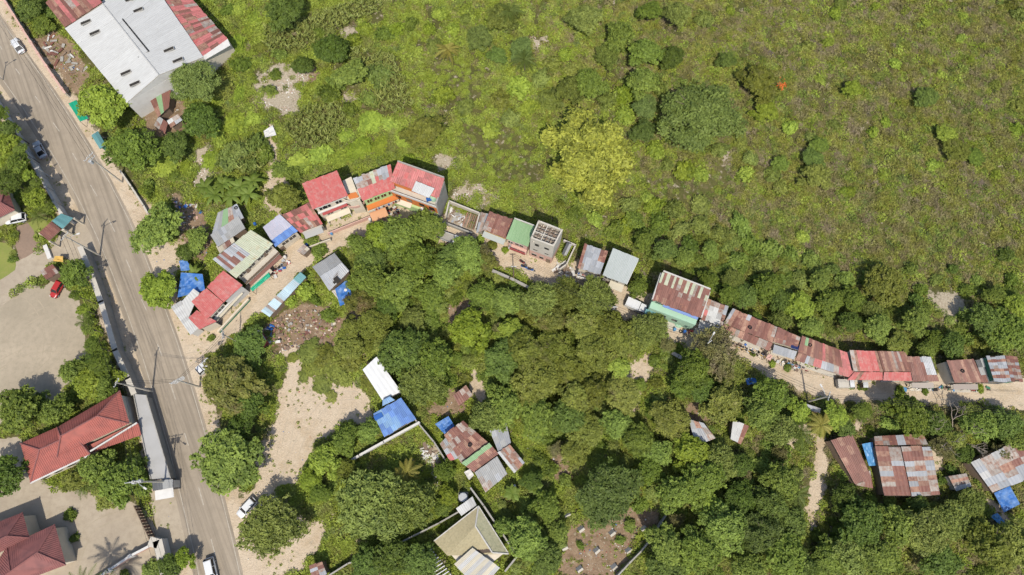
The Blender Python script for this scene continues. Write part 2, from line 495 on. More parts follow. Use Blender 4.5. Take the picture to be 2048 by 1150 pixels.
def hip(root, A, B, C, D, R1, R2, ze, zr, mat, cap, wall=None, over=0.5):
    a, b, c, d = [P(*q, ze) for q in (A, B, C, D)]
    r1, r2 = P(*R1, zr), P(*R2, zr)
    for poly in ((a, b, r2, r1), (b, c, r2), (c, d, r1, r2), (d, a, r1)):
        if (poly[1] - poly[0]).length > 0.3: ribbed(root, 'roof_slope', poly, mat)
    up = Vector((0, 0, 0.06))
    for q in ((r1, r2), (a, r1), (d, r1), (b, r2), (c, r2)):
        if (q[0] - q[1]).length > 0.3:
            MB().tube([q[0] + up, q[1] + up], 0.13, 6).build('ridge_cap', cap, root)
    if wall:
        o = inset([a, b, c, d], over)
        MB().prism([Vector((p.x, p.y, -0.05)) for p in o], [Vector((p.x, p.y, ze - 0.1)) for p in o]).build('wall', wall, root)
        FOOT.append([(p.x, p.y) for p in o])
        return o
def wallrun(name, label, pts, h, mat, t=0.25, cap=None, cat='wall', piers=4.0, group=None):
    """a free-standing wall along ground pixels, with piers and a coping"""
    q = [P(*p) for p in pts]
    g = centroid(q); root = thing(name, label, cat, g, group=group)
    m = MB(); cp = MB()
    for k in range(len(q) - 1):
        d = (q[k + 1] - q[k]); L = d.length; d /= L; n = Vector((-d.y, d.x, 0)) * t / 2
        e0, e1 = q[k] - d * (t / 2 * (k > 0)), q[k + 1]
        lo = [e0 - n, e1 - n, e1 + n, e0 + n]
        m.prism(lo, [p + Vector((0, 0, h)) for p in lo])
        n2 = n * 1.35
        lo = [p + Vector((0, 0, h + 0.002)) for p in (e0 - n2, e1 - n2, e1 + n2, e0 + n2)]
        cp.prism(lo, [p + Vector((0, 0, 0.09)) for p in lo])
    m.build('wall_face', mat, root)
    cp.build('coping', cap or mat, root)
    if piers:
        for k in range(len(q) - 1):
            d = (q[k + 1] - q[k]); L = d.length
            for i in range(int(L // piers) + 1):
                c = q[k] + d * (i * piers / L)
                MB().box(c, (t * 1.9, t * 1.9, h + 0.22), math.atan2(d.y, d.x)).build('pier', cap or mat, root)
    return root
def tarp(name, label, px, z, mat, cat='tarpaulin', sag=0.25, n=7, seed=1, group=None, corner_z=None):
    """a sheet of tarpaulin slung between four corners, creased, with real thickness"""
    z4 = corner_z or (z, z, z, z)
    a, b, c, d = [P(*p, h) for p, h in zip(px, z4)]
    r = random.Random(seed); m = MB()
    top = [[None] * (n + 1) for _ in range(n + 1)]
    for i in range(n + 1):
        for j in range(n + 1):
            s, t = i / n, j / n
            p = lerp(lerp(a, b, s), lerp(d, c, s), t)
            p.z += -sag * 4 * s * (1 - s) * t * (1 - t) * 2 + r.uniform(-0.12, 0.12) * (0 < i < n) * (0 < j < n)
            top[i][j] = len(m.v); m.v.append(tuple(p))
    k0 = len(m.v)
    m.v += [(x, y, zz - 0.03) for x, y, zz in m.v]
    for i in range(n):
        for j in range(n):
            q = (top[i][j], top[i + 1][j], top[i + 1][j + 1], top[i][j + 1])
            m.f.append(q); m.f.append(tuple(k + k0 for k in reversed(q)))
    for i in range(n):
        for q in ((top[i][0], top[i + 1][0]), (top[i + 1][n], top[i][n]), (top[0][i + 1], top[0][i]), (top[n][i], top[n][i + 1])):
            m.f.append((q[1], q[0], q[0] + k0, q[1] + k0))
    g = centroid([a, b, c, d]); g.z = 0
    root = thing(name, label, cat, g, group=group)
    m.build('cloth', mat, root)
    for p in (a, b, c, d):
        if p.z > 0.5: MB().tube([(p.x, p.y, -0.05), (p.x, p.y, p.z + 0.05)], 0.05, 6).build('prop_pole', M_WOOD, root)
    return root
# ---------------------------------------------------------------- vehicles
def paint(name, c, rough=0.28):
    return plain(name, c, tuple(v * 0.93 for v in c), 3, rough, 0.5)
def wheel(root, x, y, r, w=0.2):
    t = MB().tube([(x, y - w / 2, r), (x, y + w / 2, r)], r, 14)
    o = t.build('wheel', M_BLACK, root)
    sgn = 1 if y > 0 else -1
    MB().tube([(x, y + sgn * w / 2 * 0.9, r), (x, y + sgn * (w / 2 + 0.015), r)], r * 0.6, 10).build('rim', M_STEEL, o)
def loft(st, n=12, p=3.2):
    """closed body from stations (x, halfwidth, zlow, zhigh), superellipse sections"""
    m = MB()
    for x, hw, z0, z1 in st:
        for k in range(n):
            a = 2 * math.pi * (k + 0.5) / n
            c, s = math.cos(a), math.sin(a)
            y = hw * math.copysign(abs(c) ** (2 / p), c); z = (z0 + z1) / 2 + (z1 - z0) / 2 * math.copysign(abs(s) ** (2 / p), s)
            m.v.append((x, y, z))
    for i in range(len(st) - 1):
        for k in range(n):
            j = (k + 1) % n
            m.f.append((i * n + k, i * n + j, (i + 1) * n + j, (i + 1) * n + k))
    m.f.append(tuple(range(n))); m.f.append(tuple(reversed([(len(st) - 1) * n + k for k in range(n)])))
    return m
def heading(p, q):
    d = P(*q) - P(*p); return math.atan2(d.y, d.x) + 1e-4
def car(label, cat, p, toward, L, Wd, Ht, mat, style='sedan', name='parked_car', group=None):
    """p: photo pixel of the car's middle on the ground, toward: pixel its nose points at"""
    c = P(*p); root = thing(name, label, cat, c, heading(p, toward), group)
    h, w = L / 2, Wd / 2
    belt = Ht * 0.62
    body = loft([(-h, w * .78, .38, belt * .86), (-h + .12, w * .93, .27, belt * .98), (-h * .6, w, .2, belt * 1.0), (0, w, .2, belt), (h * .5, w, .2, belt * .97), (h - .25, w * .93, .25, belt * .86), (h, w * .72, .35, belt * .7)])
    body.build('body', mat, root, True)
    if style == 'sedan': st = [(-h * .78, belt * .97, 0), (-h * .42, Ht, 1), (h * .10, Ht, 1), (h * .46, belt * .97, 0)]
    elif style == 'suv': st = [(-h * .96, belt * .97, 0), (-h * .80, Ht, 1), (h * .16, Ht, 1), (h * .50, belt * .97, 0)]
    else: st = [(-h * .1, belt * .97, 0), (0.0, Ht, 1), (h * .30, Ht, 1), (h * .58, belt * .97, 0)]
    (x0, zl, _), (x1, zt, _), (x2, _, _), (x3, _, _) = st
    wb, wt = w * .88, w * .70
    g = MB()
    lo = [(x0, -wb, zl - .06), (x3, -wb, zl - .06), (x3, wb, zl - .06), (x0, wb, zl - .06)]
    hi = [(x1, -wt, zt - .03), (x2, -wt, zt - .03), (x2, wt, zt - .03), (x1, wt, zt - .03)]
    g.prism(lo, hi); cab = g.build('cabin_glass', M_GLASS, root)
    r = MB()
    r.prism([(x1 - .06, -wt * 1.03, zt - .05), (x2 + .06, -wt * 1.03, zt - .05), (x2 + .06, wt * 1.03, zt - .05), (x1 - .06, wt * 1.03, zt - .05)],
            [(x1 + .05, -wt * .9, zt + .03), (x2 - .05, -wt * .9, zt + .03), (x2 - .05, wt * .9, zt + .03), (x1 + .05, wt * .9, zt + .03)])
    r.build('roof', mat, root)
    for s in (-1, 1):
        for xa, ya, xb, yb in ((x0, wb, x1, wt), (x3, wb, x2, wt)):
            MB().tube([(xa, s * ya, zl - .04), (xb, s * yb, zt - .02)], .05, 5).build('roof_pillar', mat, cab)
        MB().tube([((x1 + x2) / 2, s * (wb - .0), zl - .04), ((x1 + x2) / 2, s * wt, zt - .02)], .045, 5).build('roof_pillar', mat, cab)
        MB().box((h - .12, s * w * .62, belt * .62), (.2, w * .32, .14)).build('headlight', M_WHITE, root)
        MB().box((-h + .06, s * w * .66, belt * .66), (.16, w * .26, .14)).build('tail_light', M_REDP, root)
        MB().box((h * .36, s * (w + .07), belt * .92), (.14, .18, .13)).build('wing_mirror', mat, root)
    if style == 'pickup':
        MB().box((-h * .52, 0, belt * .99), (h * .78, Wd * .74, .03)).build('cargo_bed', M_BLACK, root)
    for x in (-h * .60, h * .62):
        for s in (-1, 1): wheel(root, x, s * (w - .1), .32)
    MB().box((h - .04, 0, .30), (.14, Wd * .7, .2)).build('bumper', M_BLACK, root)
    return root
def truck(label, cat, p, toward, L, Wd, cabmat, boxmat, boxh=1.6, bed=False, name='small_truck'):
    c = P(*p); root = thing(name, label, cat, c, heading(p, toward))
    h, w = L / 2, Wd / 2
    MB().box((0, 0, .35), (L * .96, Wd * .7, .2)).build('chassis', M_BLACK, root)
    cl = L * .36
    cab = MB(); x0, x1 = h - cl, h
    cab.prism([(x0, -w, .45), (x1, -w, .45), (x1, w, .45), (x0, w, .45)], [(x0, -w, 1.15), (x1, -w * .97, 1.15), (x1, w * .97, 1.15), (x0, w, 1.15)])
    cb = cab.build('cab', cabmat, root)
    MB().prism([(x0 + .03, -w * .95, 1.14), (x1 - .03, -w * .95, 1.14), (x1 - .03, w * .95, 1.14), (x0 + .03, w * .95, 1.14)], [(x0 + .06, -w * .85, 1.72), (x1 - .42, -w * .85, 1.72), (x1 - .42, w * .85, 1.72), (x0 + .06, w * .85, 1.72)]).build('cabin_glass', M_GLASS, cb)
    MB().box(((x0 + x1 - .36) / 2, 0, 1.71), (cl - .42, Wd * .9, .07)).build('cab_roof', cabmat, cb)
    bx = (-h + x0 - .06) / 2; bl = x0 - .06 + h
    if bed:
        MB().box((bx, 0, .6), (bl, Wd, .1)).build('load_bed', boxmat, root)
        for s in (-1, 1): MB().box((bx, s * (w - .03), .7), (bl, .05, .4)).build('side_board', cabmat, root)
        MB().box((-h + .03, 0, .7), (.05, Wd - .12, .4)).build('tail_board', cabmat, root)
    else:
        MB().box((bx, 0, .6), (bl, Wd * 1.02, boxh), 0, .97).build('cargo_box', boxmat, root)
        for k in range(5): MB().box((-h + bl * (k + .5) / 5, 0, .6 + boxh), (.06, Wd * .96, .03)).build('roof_rib', boxmat, root)
    for x in (-h * .55, h * .62):
        for s in (-1, 1): wheel(root, x, s * (w - .12), .33)
    for s in (-1, 1):
        MB().box((h, s * w * .65, .7), (.06, .22, .14)).build('headlight', M_WHITE, root)
        MB().box((h - .25, s * (w + .08), 1.2), (.1, .14, .22)).build('wing_mirror', M_BLACK, root)
    return root
def motorbike(label, p, toward, mat, name='motorcycle', group=None):
    root = thing(name, label, 'motorcycle', P(*p), heading(p, toward), group)
    for x in (-.62, .62):
        o = MB().tube([(x, -.06, .29), (x, .06, .29)], .29, 12).build('wheel', M_BLACK, root)
        MB().tube([(x, -.065, .29), (x, .065, .29)], .16, 8).build('rim', M_STEEL, o)
    loft([(-.85, .08, .62, .72), (-.5, .16, .5, .82), (0, .13, .35, .68), (.35, .16, .4, .86), (.55, .1, .6, .98)], 8).build('body', mat, root, True)
    MB().box((-.3, 0, .8), (.75, .26, .08), 0, .85).build('seat', M_BLACK, root)
    MB().tube([(.42, -.36, 1.02), (.5, 0, .98), (.42, .36, 1.02)], .03, 5).build('handlebar', M_STEEL, root)
    MB().tube([(.5, 0, .95), (.62, 0, .3)], .05, 5).build('fork', M_STEEL, root)
    return root
def drum(label, p, mat, r=.3, h=.9, z=0, cat='drum', name='plastic_drum', group=None):
    c = P(*p, z); root = thing(name, label, cat, c, group=group)
    o = c
    MB().tube([o, o + Vector((0, 0, h * .33)), o + Vector((0, 0, h * .36)), o + Vector((0, 0, h * .64)), o + Vector((0, 0, h * .67)), o + Vector((0, 0, h))], [r, r, r * 1.05, r * 1.05, r, r * .96], 14).build('barrel', mat, root)
    MB().tube([o + Vector((0, 0, h)), o + Vector((0, 0, h + .05))], r * .8, 12).build('lid', mat, root)
    return root
def tyre(label, p, z=0, group=None):
    c = P(*p, z); m = MB(); n, k = 14, 6
    for i in range(n):
        a = 2 * math.pi * i / n
        for j in range(k):
            b = 2 * math.pi * j / k
            rr = .27 + .1 * math.cos(b)
            m.v.append((c.x + rr * math.cos(a), c.y + rr * math.sin(a), z + .1 + .1 * math.sin(b)))
    for i in range(n):
        for j in range(k):
            i2, j2 = (i + 1) % n, (j + 1) % k
            m.f.append((i * k + j, i2 * k + j, i2 * k + j2, i * k + j2))
    return m.solo('old_tyre', M_BLACK, label, 'tyre', group, smooth=True)
def pole(label, p, h, arms=((0.3, 1.9),), ang=0.0, transf=0, lamp=None, mat=None, r=.14, name='utility_pole', cat='utility pole'):
    c = P(*p); root = thing(name, label, cat, c)
    up = Vector((0, 0, 1))
    MB().tube([c - up * .1, c + up * h * .5, c + up * h], [r * 1.3, r * 1.1, r * .8], 8).build('shaft', mat or M_CONCL, root)
    d = Vector((math.cos(ang), math.sin(ang), 0))
    for dz, l in arms:
        a = MB().tube([c + up * (h - dz) - d * l / 2, c + up * (h - dz) + d * l / 2], .07, 4).build('crossarm', M_STEEL, root)
        for k in range(4):
            q = c + up * (h - dz) + d * l * (k / 3 - .5)
            MB().tube([q, q + up * .12, q + up * .3], [.07, .11, .05], 6).build('insulator', M_WHITE, a)
    for k in range(transf):
        q = c + d * (.5 if k else -.5) + up * (h - 2.2)
        t = MB().tube([q, q + up * .05, q + up * .95, q + up * 1.0], [.27, .32, .32, .2], 10).build('transformer', M_STEEL, root)
        MB().tube([q + up, q + up * 1.3], .05, 5).build('bushing', M_WHITE, t)
    if lamp is not None:
        e = Vector((math.cos(lamp), math.sin(lamp), 0))
        MB().tube([c + up * (h - 1.6), c + up * (h - 1.0) + e * 1.0, c + up * (h - .9) + e * 1.9], .05, 5).build('lamp_arm', M_STEEL, root)
        MB().box(c + up * (h - 1.0) + e * 2.1, (.6, .28, .14), lamp).build('lamp_head', M_WHITE, root)
    return c + up * h
def wire(label, a, b, sag=.6, r=.022, group='overhead wires'):
    n = 10
    pts = [lerp(a, b, k / n) - Vector((0, 0, sag * 4 * (k / n) * (1 - k / n))) for k in range(n + 1)]
    return MB().tube(pts, r, 4).solo('overhead_wire', M_BLACK, label, 'wire', group, at=lerp(a, b, .5))
# ---------------------------------------------------------------- plants
def leafmesh(name, mat, pos, nrm, size, elong=1.0, tint=None, seed=0, droop=0.0, twist=None):
    """one leaf-spray quad per point"""
    r = np.random.default_rng(seed)
    n = len(pos)
    nrm = nrm / np.maximum(1e-6, np.linalg.norm(nrm, axis=1))[:, None]
    t = r.normal(size=(n, 3)) if twist is None else twist + 0.35 * r.normal(size=(n, 3))
    t -= nrm * (t * nrm).sum(1)[:, None]
    t /= np.maximum(1e-6, np.linalg.norm(t, axis=1))[:, None]
    b = np.cross(nrm, t)
    s = (size * r.uniform(0.65, 1.35, n))[:, None]
    l = s * elong
    v = np.empty((n, 4, 3))
    v[:, 0] = pos - t * l; v[:, 1] = pos - b * s * 0.62 + t * l * 0.1
    v[:, 2] = pos + t * l - nrm * (s * 0.25 + droop); v[:, 3] = pos + b * s * 0.62 + t * l * 0.1
    me = bpy.data.meshes.new(name)
    me.vertices.add(n * 4); me.vertices.foreach_set('co', v.reshape(-1))
    me.loops.add(n * 4); me.loops.foreach_set('vertex_index', np.arange(n * 4))
    me.polygons.add(n); me.polygons.foreach_set('loop_start', np.arange(n) * 4)
    me.update(calc_edges=True)
    if tint is not None:
        at = me.attributes.new('tint', 'FLOAT', 'POINT')
        at.data.foreach_set('value', np.repeat(np.clip(tint, 0, 1), 4))
    me.materials.append(mat)
    return me
def crown_mesh(name, mat, seed, lobes=16, leaves=4200, leaf=0.065, flat=0.62, lobe_r=(0.26, 0.42), elong=1.0, spread=0.68, shell=0.35, up=0.75, loose=0.0, lobevar=0.35, wild=0.5, twig=13, spray=.042):
    r = np.random.default_rng(seed)
    pos, nrm, tint = [], [], []
    cs = []
    lop = (r.uniform(.08, .20), r.uniform(0, 6.28), r.uniform(.06, .18), r.uniform(0, 6.28))
    for k in range(lobes):
        a = 2 * math.pi * ((k * 0.618034) % 1) + r.uniform(-.4, .4)
        q = math.sqrt((k + 0.5) / lobes)
        d = spread * q * r.uniform(0.80, 1.15) * (1 + lop[0] * math.sin(2 * a + lop[1]) + lop[2] * math.sin(3 * a + lop[3]))
        z = flat * (1 - 0.75 * (d / spread) ** 2) * r.uniform(0.6, 1.05) + r.uniform(-.06, .06)
        cs.append((d * math.cos(a), d * math.sin(a), z, r.uniform(*lobe_r), r.uniform(0, 1)))
    tot = sum(c[3] ** 2 for c in cs)
    for cx, cy, cz, cr, ct in cs:
        n = int(leaves * cr * cr / tot)
        nc = max(6, n // twig)                     # leaves sit in twig-end sprays, some pushed out, some sunk into the crown
        v = r.normal(size=(nc, 3)); v[:, 2] = np.abs(v[:, 2]) - 0.22
        v /= np.linalg.norm(v, axis=1)[:, None]
        rad = cr * (1 - shell * r.uniform(0, 1, nc) ** 1.1 + (loose + .07) * r.normal(size=nc))
        bump = 0.82 + 0.3 * (0.5 + 0.5 * np.sin(v[:, 0] * 7 + ct * 20) * np.sin(v[:, 1] * 7.7 + ct * 31) * np.cos(v[:, 2] * 5 + ct * 9))
        c = np.array([cx, cy, cz]) + v * (rad * bump)[:, None] * np.array([1, 1, 0.85])
        tc = r.uniform(0, 1, nc)
        k = r.integers(0, nc, n)
        p = c[k] + r.normal(size=(n, 3)) * spray * np.array([1, 1, .6])
        pos.append(p); nrm.append(v[k] * .7 + r.normal(size=(n, 3)) * wild + np.array([0, 0, up]))
        tint.append(np.clip(0.42 + lobevar * (ct - .5) + 0.75 * (tc[k] - .5) + 0.14 * r.normal(size=n) + .5 * (p[:, 2] - cz) / cr * .3, 0, 1))
    pos = np.concatenate(pos); nrm = np.concatenate(nrm); tint = np.concatenate(tint)
    m = np.hypot(pos[:, 0], pos[:, 1]).max()
    pos[:, :2] /= np.percentile(np.hypot(pos[:, 0], pos[:, 1]), 98.5)
    pos[:, 2] -= flat * 0.45
    return leafmesh(name, mat, pos, nrm, leaf, elong, tint, seed)
def trunk_mesh(seed, limbs=6):
    """unit tree skeleton: height 1 = trunk foot to crown heart; limbs reach into the crown"""
    r = random.Random(seed); m = MB()
    lean = Vector((r.uniform(-.06, .06), r.uniform(-.06, .06), 0))
    m.tube([(0, 0, -.05), (lean.x * .4, lean.y * .4, .35), (lean.x, lean.y, .72), (lean.x, lean.y, .98)], [.085, .06, .05, .02], 7)
    for k in range(limbs):
        a = 2 * math.pi * k / limbs + r.uniform(-.4, .4); l = r.uniform(.45, .75)
        s = Vector((lean.x, lean.y, r.uniform(.5, .72)))
        e = s + Vector((math.cos(a) * l, math.sin(a) * l, r.uniform(.25, .5)))
        mid = lerp(s, e, .5) + Vector((0, 0, .06))
        m.tube([s, mid, e], [.035, .024, .008], 5)
        for q in (-1, 1):
            e2 = e + Vector((math.cos(a + q * .7) * .22, math.sin(a + q * .7) * .22, .1))
            m.tube([mid, lerp(mid, e2, .6) + Vector((0, 0, .03)), e2], [.016, .011, .004], 4)
    return m.mesh('trunk', M_TRUNK)
def scatter(name, label, cat, pts, scl, rot, src, kind='stuff'):
    """ground cover that nobody could count: one object, plants put on its points"""
    me = bpy.data.meshes.new(name)
    n = len(pts)
    me.vertices.add(n); me.vertices.foreach_set('co', np.asarray(pts, float).reshape(-1))
    a = me.attributes.new('scl', 'FLOAT', 'POINT'); a.data.foreach_set('value', np.asarray(scl, float))
    a = me.attributes.new('rot', 'FLOAT_VECTOR', 'POINT'); a.data.foreach_set('vector', np.asarray(rot, float).reshape(-1))
    me.update()
    o = link(bpy.data.objects.new(name, me)); tag(o, label, cat, None, kind)
    ng = bpy.data.node_groups.new(name + '_nodes', 'GeometryNodeTree')
    ng.interface.new_socket('Geometry', in_out='INPUT', socket_type='NodeSocketGeometry')
    ng.interface.new_socket('Geometry', in_out='OUTPUT', socket_type='NodeSocketGeometry')
    N, L = ng.nodes.new, ng.links.new
    gi, go = N('NodeGroupInput'), N('NodeGroupOutput')
    ip = N('GeometryNodeInstanceOnPoints'); oi = N('GeometryNodeObjectInfo')
    oi.inputs['Object'].default_value = src
    oi.inputs['As Instance'].default_value = True
    s = N('GeometryNodeInputNamedAttribute'); s.data_type = 'FLOAT'; s.inputs['Name'].default_value = 'scl'
    r = N('GeometryNodeInputNamedAttribute'); r.data_type = 'FLOAT_VECTOR'; r.inputs['Name'].default_value = 'rot'
    er = N('FunctionNodeEulerToRotation')
    L(gi.outputs[0], ip.inputs['Points']); L(oi.outputs['Geometry'], ip.inputs['Instance'])
    L(r.outputs['Attribute'], er.inputs[0]); L(er.outputs[0], ip.inputs['Rotation']); L(s.outputs['Attribute'], ip.inputs['Scale'])
    L(ip.outputs[0], go.inputs[0])
    md = o.modifiers.new('scatter', 'NODES'); md.node_group = ng
    return o
# ================================================================ the ground, roads and yards
def strip(pts, wl, wr):
    """outline of a band along ground pixels, wl metres to its left and wr to its right"""
    q = [Vector(P(*p)[:2]) for p in pts]
    lft, rgt = [], []
    for i, p in enumerate(q):
        d = (q[min(i + 1, len(q) - 1)] - q[max(i - 1, 0)]).normalized()
        n = Vector((-d.y, d.x))
        a = wl[i] if isinstance(wl, (list, tuple)) else wl
        b = wr[i] if isinstance(wr, (list, tuple)) else wr
        lft.append(tuple(p + n * a)); rgt.append(tuple(p - n * b))
    return lft, rgt
def band_mesh(name, pts, wl, wr, z, mat, kind='structure', h=0.0):
    l, r = strip(pts, wl, wr)
    m = MB()
    for i in range(len(l) - 1):
        a, b, c, d = r[i], r[i + 1], l[i + 1], l[i]
        if h:
            m.prism([(q[0], q[1], -.02) for q in (a, b, c, d)], [(q[0], q[1], h) for q in (a, b, c, d)])
        else:
            m.face(*[(q[0], q[1], z) for q in (a, b, c, d)])
    o = m.build(name, mat); tag(o, kind=kind)
    return o
ROAD = [(-130, -95), (-60, 8), (0, 95), (35, 143), (75, 198), (112, 254), (148, 312), (188, 381), (224, 452), (258, 532), (288, 610), (320, 700), (347, 787), (373, 878), (402, 992), (428, 1100), (452, 1210), (480, 1340)]
ALLEY = [(355, 705), (420, 688), (470, 655), (520, 610), (570, 560), (625, 515), (680, 480), (740, 452), (800, 440), (850, 452), (900, 478), (950, 497), (1000, 518), (1060, 545), (1130, 562), (1200, 590), (1260, 622), (1320, 655), (1380, 682), (1450, 692), (1520, 725), (1590, 762), (1660, 788), (1740, 793), (1830, 788), (1930, 790), (2060, 800), (2200, 808)]
Z = {'dirt': [], 'soil': [], 'rub': [], 'nolow': [], 'bare': []}
def zone(kind, *polys):
    for p in polys: Z[kind].append(W(p))
def zone_band(kind, pts, a, b):
    l, r = strip(pts, a, b); Z[kind].append(l + r[::-1])
zone_band('dirt', ALLEY, 4.8, 2.0)
zone_band('dirt', ROAD, 6.6, 8.2)
zone('dirt',
     [(525, 1000), (505, 930), (540, 870), (556, 790), (575, 740), (560, 690), (600, 690), (640, 720), (680, 760), (730, 770), (745, 800), (742, 850), (690, 850), (650, 880), (620, 930), (590, 970)],
     [(480, 1010), (520, 960), (560, 950), (560, 1000), (620, 1040), (680, 1020), (640, 1080), (600, 1150), (500, 1150)],
     [(250, 370), (300, 400), (310, 440), (270, 440)], [(285, 500), (370, 480), (390, 540), (330, 560), (300, 560)],
     [(545, 430), (580, 440), (600, 410), (560, 330), (555, 250), (540, 240), (535, 330), (520, 420)],
     [(1255, 730), (1300, 700), (1330, 720), (1290, 760), (1270, 840), (1245, 830)],
     [(1630, 855), (1654, 860), (1651, 930), (1645, 1000), (1629, 1065), (1601, 1060), (1616, 990), (1626, 930)],
     [(1570, 840), (1620, 840), (1640, 880), (1560, 900)], [(1690, 850), (1730, 845), (1730, 880), (1700, 870)],
     [(1860, 880), (1890, 900), (1880, 960), (1866, 940)], [(1960, 990), (2000, 1000), (2030, 1050), (1990, 1040)],
     [(680, 460), (760, 430), (760, 470), (700, 490)], [(935, 740), (970, 740), (970, 800), (940, 790)])
zone('soil', [(535, 640), (600, 612), (640, 598), (695, 640), (670, 695), (600, 700), (560, 725)], [(60, 70), (120, 55), (190, 150), (150, 190), (105, 130)],
     [(1125, 1060), (1180, 1030), (1300, 1000), (1320, 1020), (1270, 1100), (1230, 1160), (1120, 1160)],
     [(330, 390), (400, 400), (430, 470), (420, 540), (370, 500)], [(590, 140), (640, 120), (640, 170), (595, 170)],
     [(690, 620), (740, 590), (740, 720), (710, 740)], [(880, 610), (960, 570), (970, 620), (900, 660)],
     [(860, 780), (930, 770), (940, 830), (870, 840)], [(1100, 900), (1150, 890), (1150, 960), (1110, 980)],
     [(1360, 810), (1440, 790), (1440, 840), (1360, 850)], [(290, 190), (380, 200), (380, 270), (280, 280)])
zone('rub', [(515, 150), (545, 125), (610, 118), (612, 170), (602, 222), (560, 230), (500, 215)], [(690, 190), (715, 190), (705, 230), (690, 220)],
     [(905, 380), (945, 358), (1005, 400), (985, 418), (945, 420), (900, 408)], [(868, 310), (915, 310), (915, 345), (880, 340)],
     [(1050, 75), (1085, 80), (1110, 60), (1075, 105), (1060, 95)], [(1845, 585), (1910, 585), (1965, 625), (1940, 665), (1880, 650)],
     [(385, 300), (430, 290), (430, 370), (390, 380)],
     [(1620, 1040), (1660, 1050), (1690, 1100), (1650, 1110)], [(850, 880), (880, 900), (880, 1000), (855, 940)],
     [(1440, 305), (1470, 305), (1465, 335), (1445, 335)], [(670, 60), (740, 60), (700, 90)], [(1450, 930), (1510, 940), (1510, 990), (1480, 990)])
zone('bare', [(800, 120), (830, 210), (800, 215), (775, 140)], [(640, 180), (720, 170), (700, 240), (650, 230)])
# paved places, as sheets a little above the ground
LOTS = {}
def lot(name, px, z, mat, jitter=0.25, step=1.2):
    q = [Vector((*p, 0)) for p in W(px)]
    out = []
    r = random.Random(len(px) * 7)
    for i in range(len(q)):
        a, b = q[i], q[(i + 1) % len(q)]
        n = max(1, int((b - a).length / step))
        for k in range(n):
            p = lerp(a, b, k / n)
            out.append((p.x + r.uniform(-jitter, jitter) * (k > 0), p.y + r.uniform(-jitter, jitter) * (k > 0), z))
    o = MB().face(*out).build(name, mat); tag(o, kind='structure')
    Z['nolow'].append([(p.x, p.y) for p in q])
    return o
def surf(name, c, c2, c3, s1=0.12, s2=2.2, rough=0.9, bstr=0.15, lo=0.35, hi=0.68, streak=False):
    m, nt, N, L = nodes_of(name)
    c, c2, c3 = dim(c), dim(c2), dim(c3)
    pos = position(N)
    col = mixc(N, L, c, c2, noise(N, L, pos, s1, 6, 0.6, lo, hi))
    f2 = noise(N, L, pos, s2, 5, 0.7, 0.45, 0.80)
    col = mixc(N, L, col, c3, f2)
    if streak:                                   # wheel tracks along the road
        mp = N('ShaderNodeMapping'); mp.vector_type = 'TEXTURE'; mp.inputs['Rotation'].default_value = (0, 0, math.radians(-64)); mp.inputs['Scale'].default_value = (22.0, 0.75, 1.0)
        L(pos, mp.inputs['Vector'])
        col = mixc(N, L, col, tuple(v * .74 for v in c2), noise(N, L, mp.outputs[0], 1.0, 4, 0.6, 0.42, 0.70))
    fine = noise(N, L, pos, 9.0, 3, 0.7, 0.2, 0.8)
    hs = N('ShaderNodeHueSaturation'); L(col, hs.inputs['Color'])
    mr = N('ShaderNodeMapRange'); mr.inputs[3].default_value = 0.86; mr.inputs[4].default_value = 1.12; L(fine, mr.inputs[0]); L(mr.outputs[0], hs.inputs['Value'])
    return finish(m, nt, N, L, hs.outputs[0], rough, 0.2, 0, fine, bstr, 0.03)
M_ROAD = surf('worn_concrete_road', (0.385, 0.320, 0.240), (0.320, 0.265, 0.200), (0.285, 0.235, 0.178), 0.06, 0.35, streak=True)
M_GRAVEL = surf('gravel_yard', (0.44, 0.365, 0.265), (0.34, 0.285, 0.205), (0.30, 0.255, 0.18), 0.11, 1.1, bstr=0.4)
M_PAVE = surf('pale_paving', (0.45, 0.38, 0.285), (0.37, 0.305, 0.225), (0.32, 0.26, 0.19), 0.12, 0.9)
M_BRICKP = surf('brown_paving', (0.30, 0.21, 0.15), (0.26, 0.185, 0.135), (0.22, 0.16, 0.12), 0.2, 2.0)
M_LAWN = surf('mown_lawn', (0.24, 0.26, 0.06), (0.18, 0.22, 0.05), (0.28, 0.26, 0.09), 0.25, 2.0, bstr=0.4)
M_LINE = plain('worn_road_paint', (0.47, 0.42, 0.345), (0.29, 0.25, 0.195), 1.4, 0.8, 0.3, 0, 1.0)
M_VERGE = surf('dusty_verge', (0.5, 0.4, 0.29), (0.43, 0.33, 0.23), (0.36, 0.26, 0.18), 0.2, 1.6, bstr=0.4)

XS = np.concatenate([-np.geomspace(2500, 132, 14), np.arange(-128, 128.1, 0.62), np.geomspace(132, 2500, 14)])
YS = np.concatenate([-np.geomspace(2500, 32, 16), np.arange(-28, 118.1, 0.62), np.geomspace(122, 2500, 14)])
GX, GY = np.meshgrid(XS, YS)
def wobble(x, y, amp=1.0):
    return x + amp * (fnoise(x, y, 3.2, 3) - .5) * 2.4, y + amp * (fnoise(x, y, 3.2, 9) - .5) * 2.4
def mask(kind, x, y, amp=1.0):
    wx, wy = wobble(x, y, amp)
    r = np.zeros(x.shape, bool)
    for p in Z[kind]: r |= inpoly(wx, wy, p)
    return r
def soft(m):
    m = m.astype(float)
    for _ in range(2):
        m[1:-1, 1:-1] = (m[1:-1, 1:-1] * 2 + m[:-2, 1:-1] + m[2:, 1:-1] + m[1:-1, :-2] + m[1:-1, 2:]) / 6
    return m
GZ = np.zeros(GX.shape)
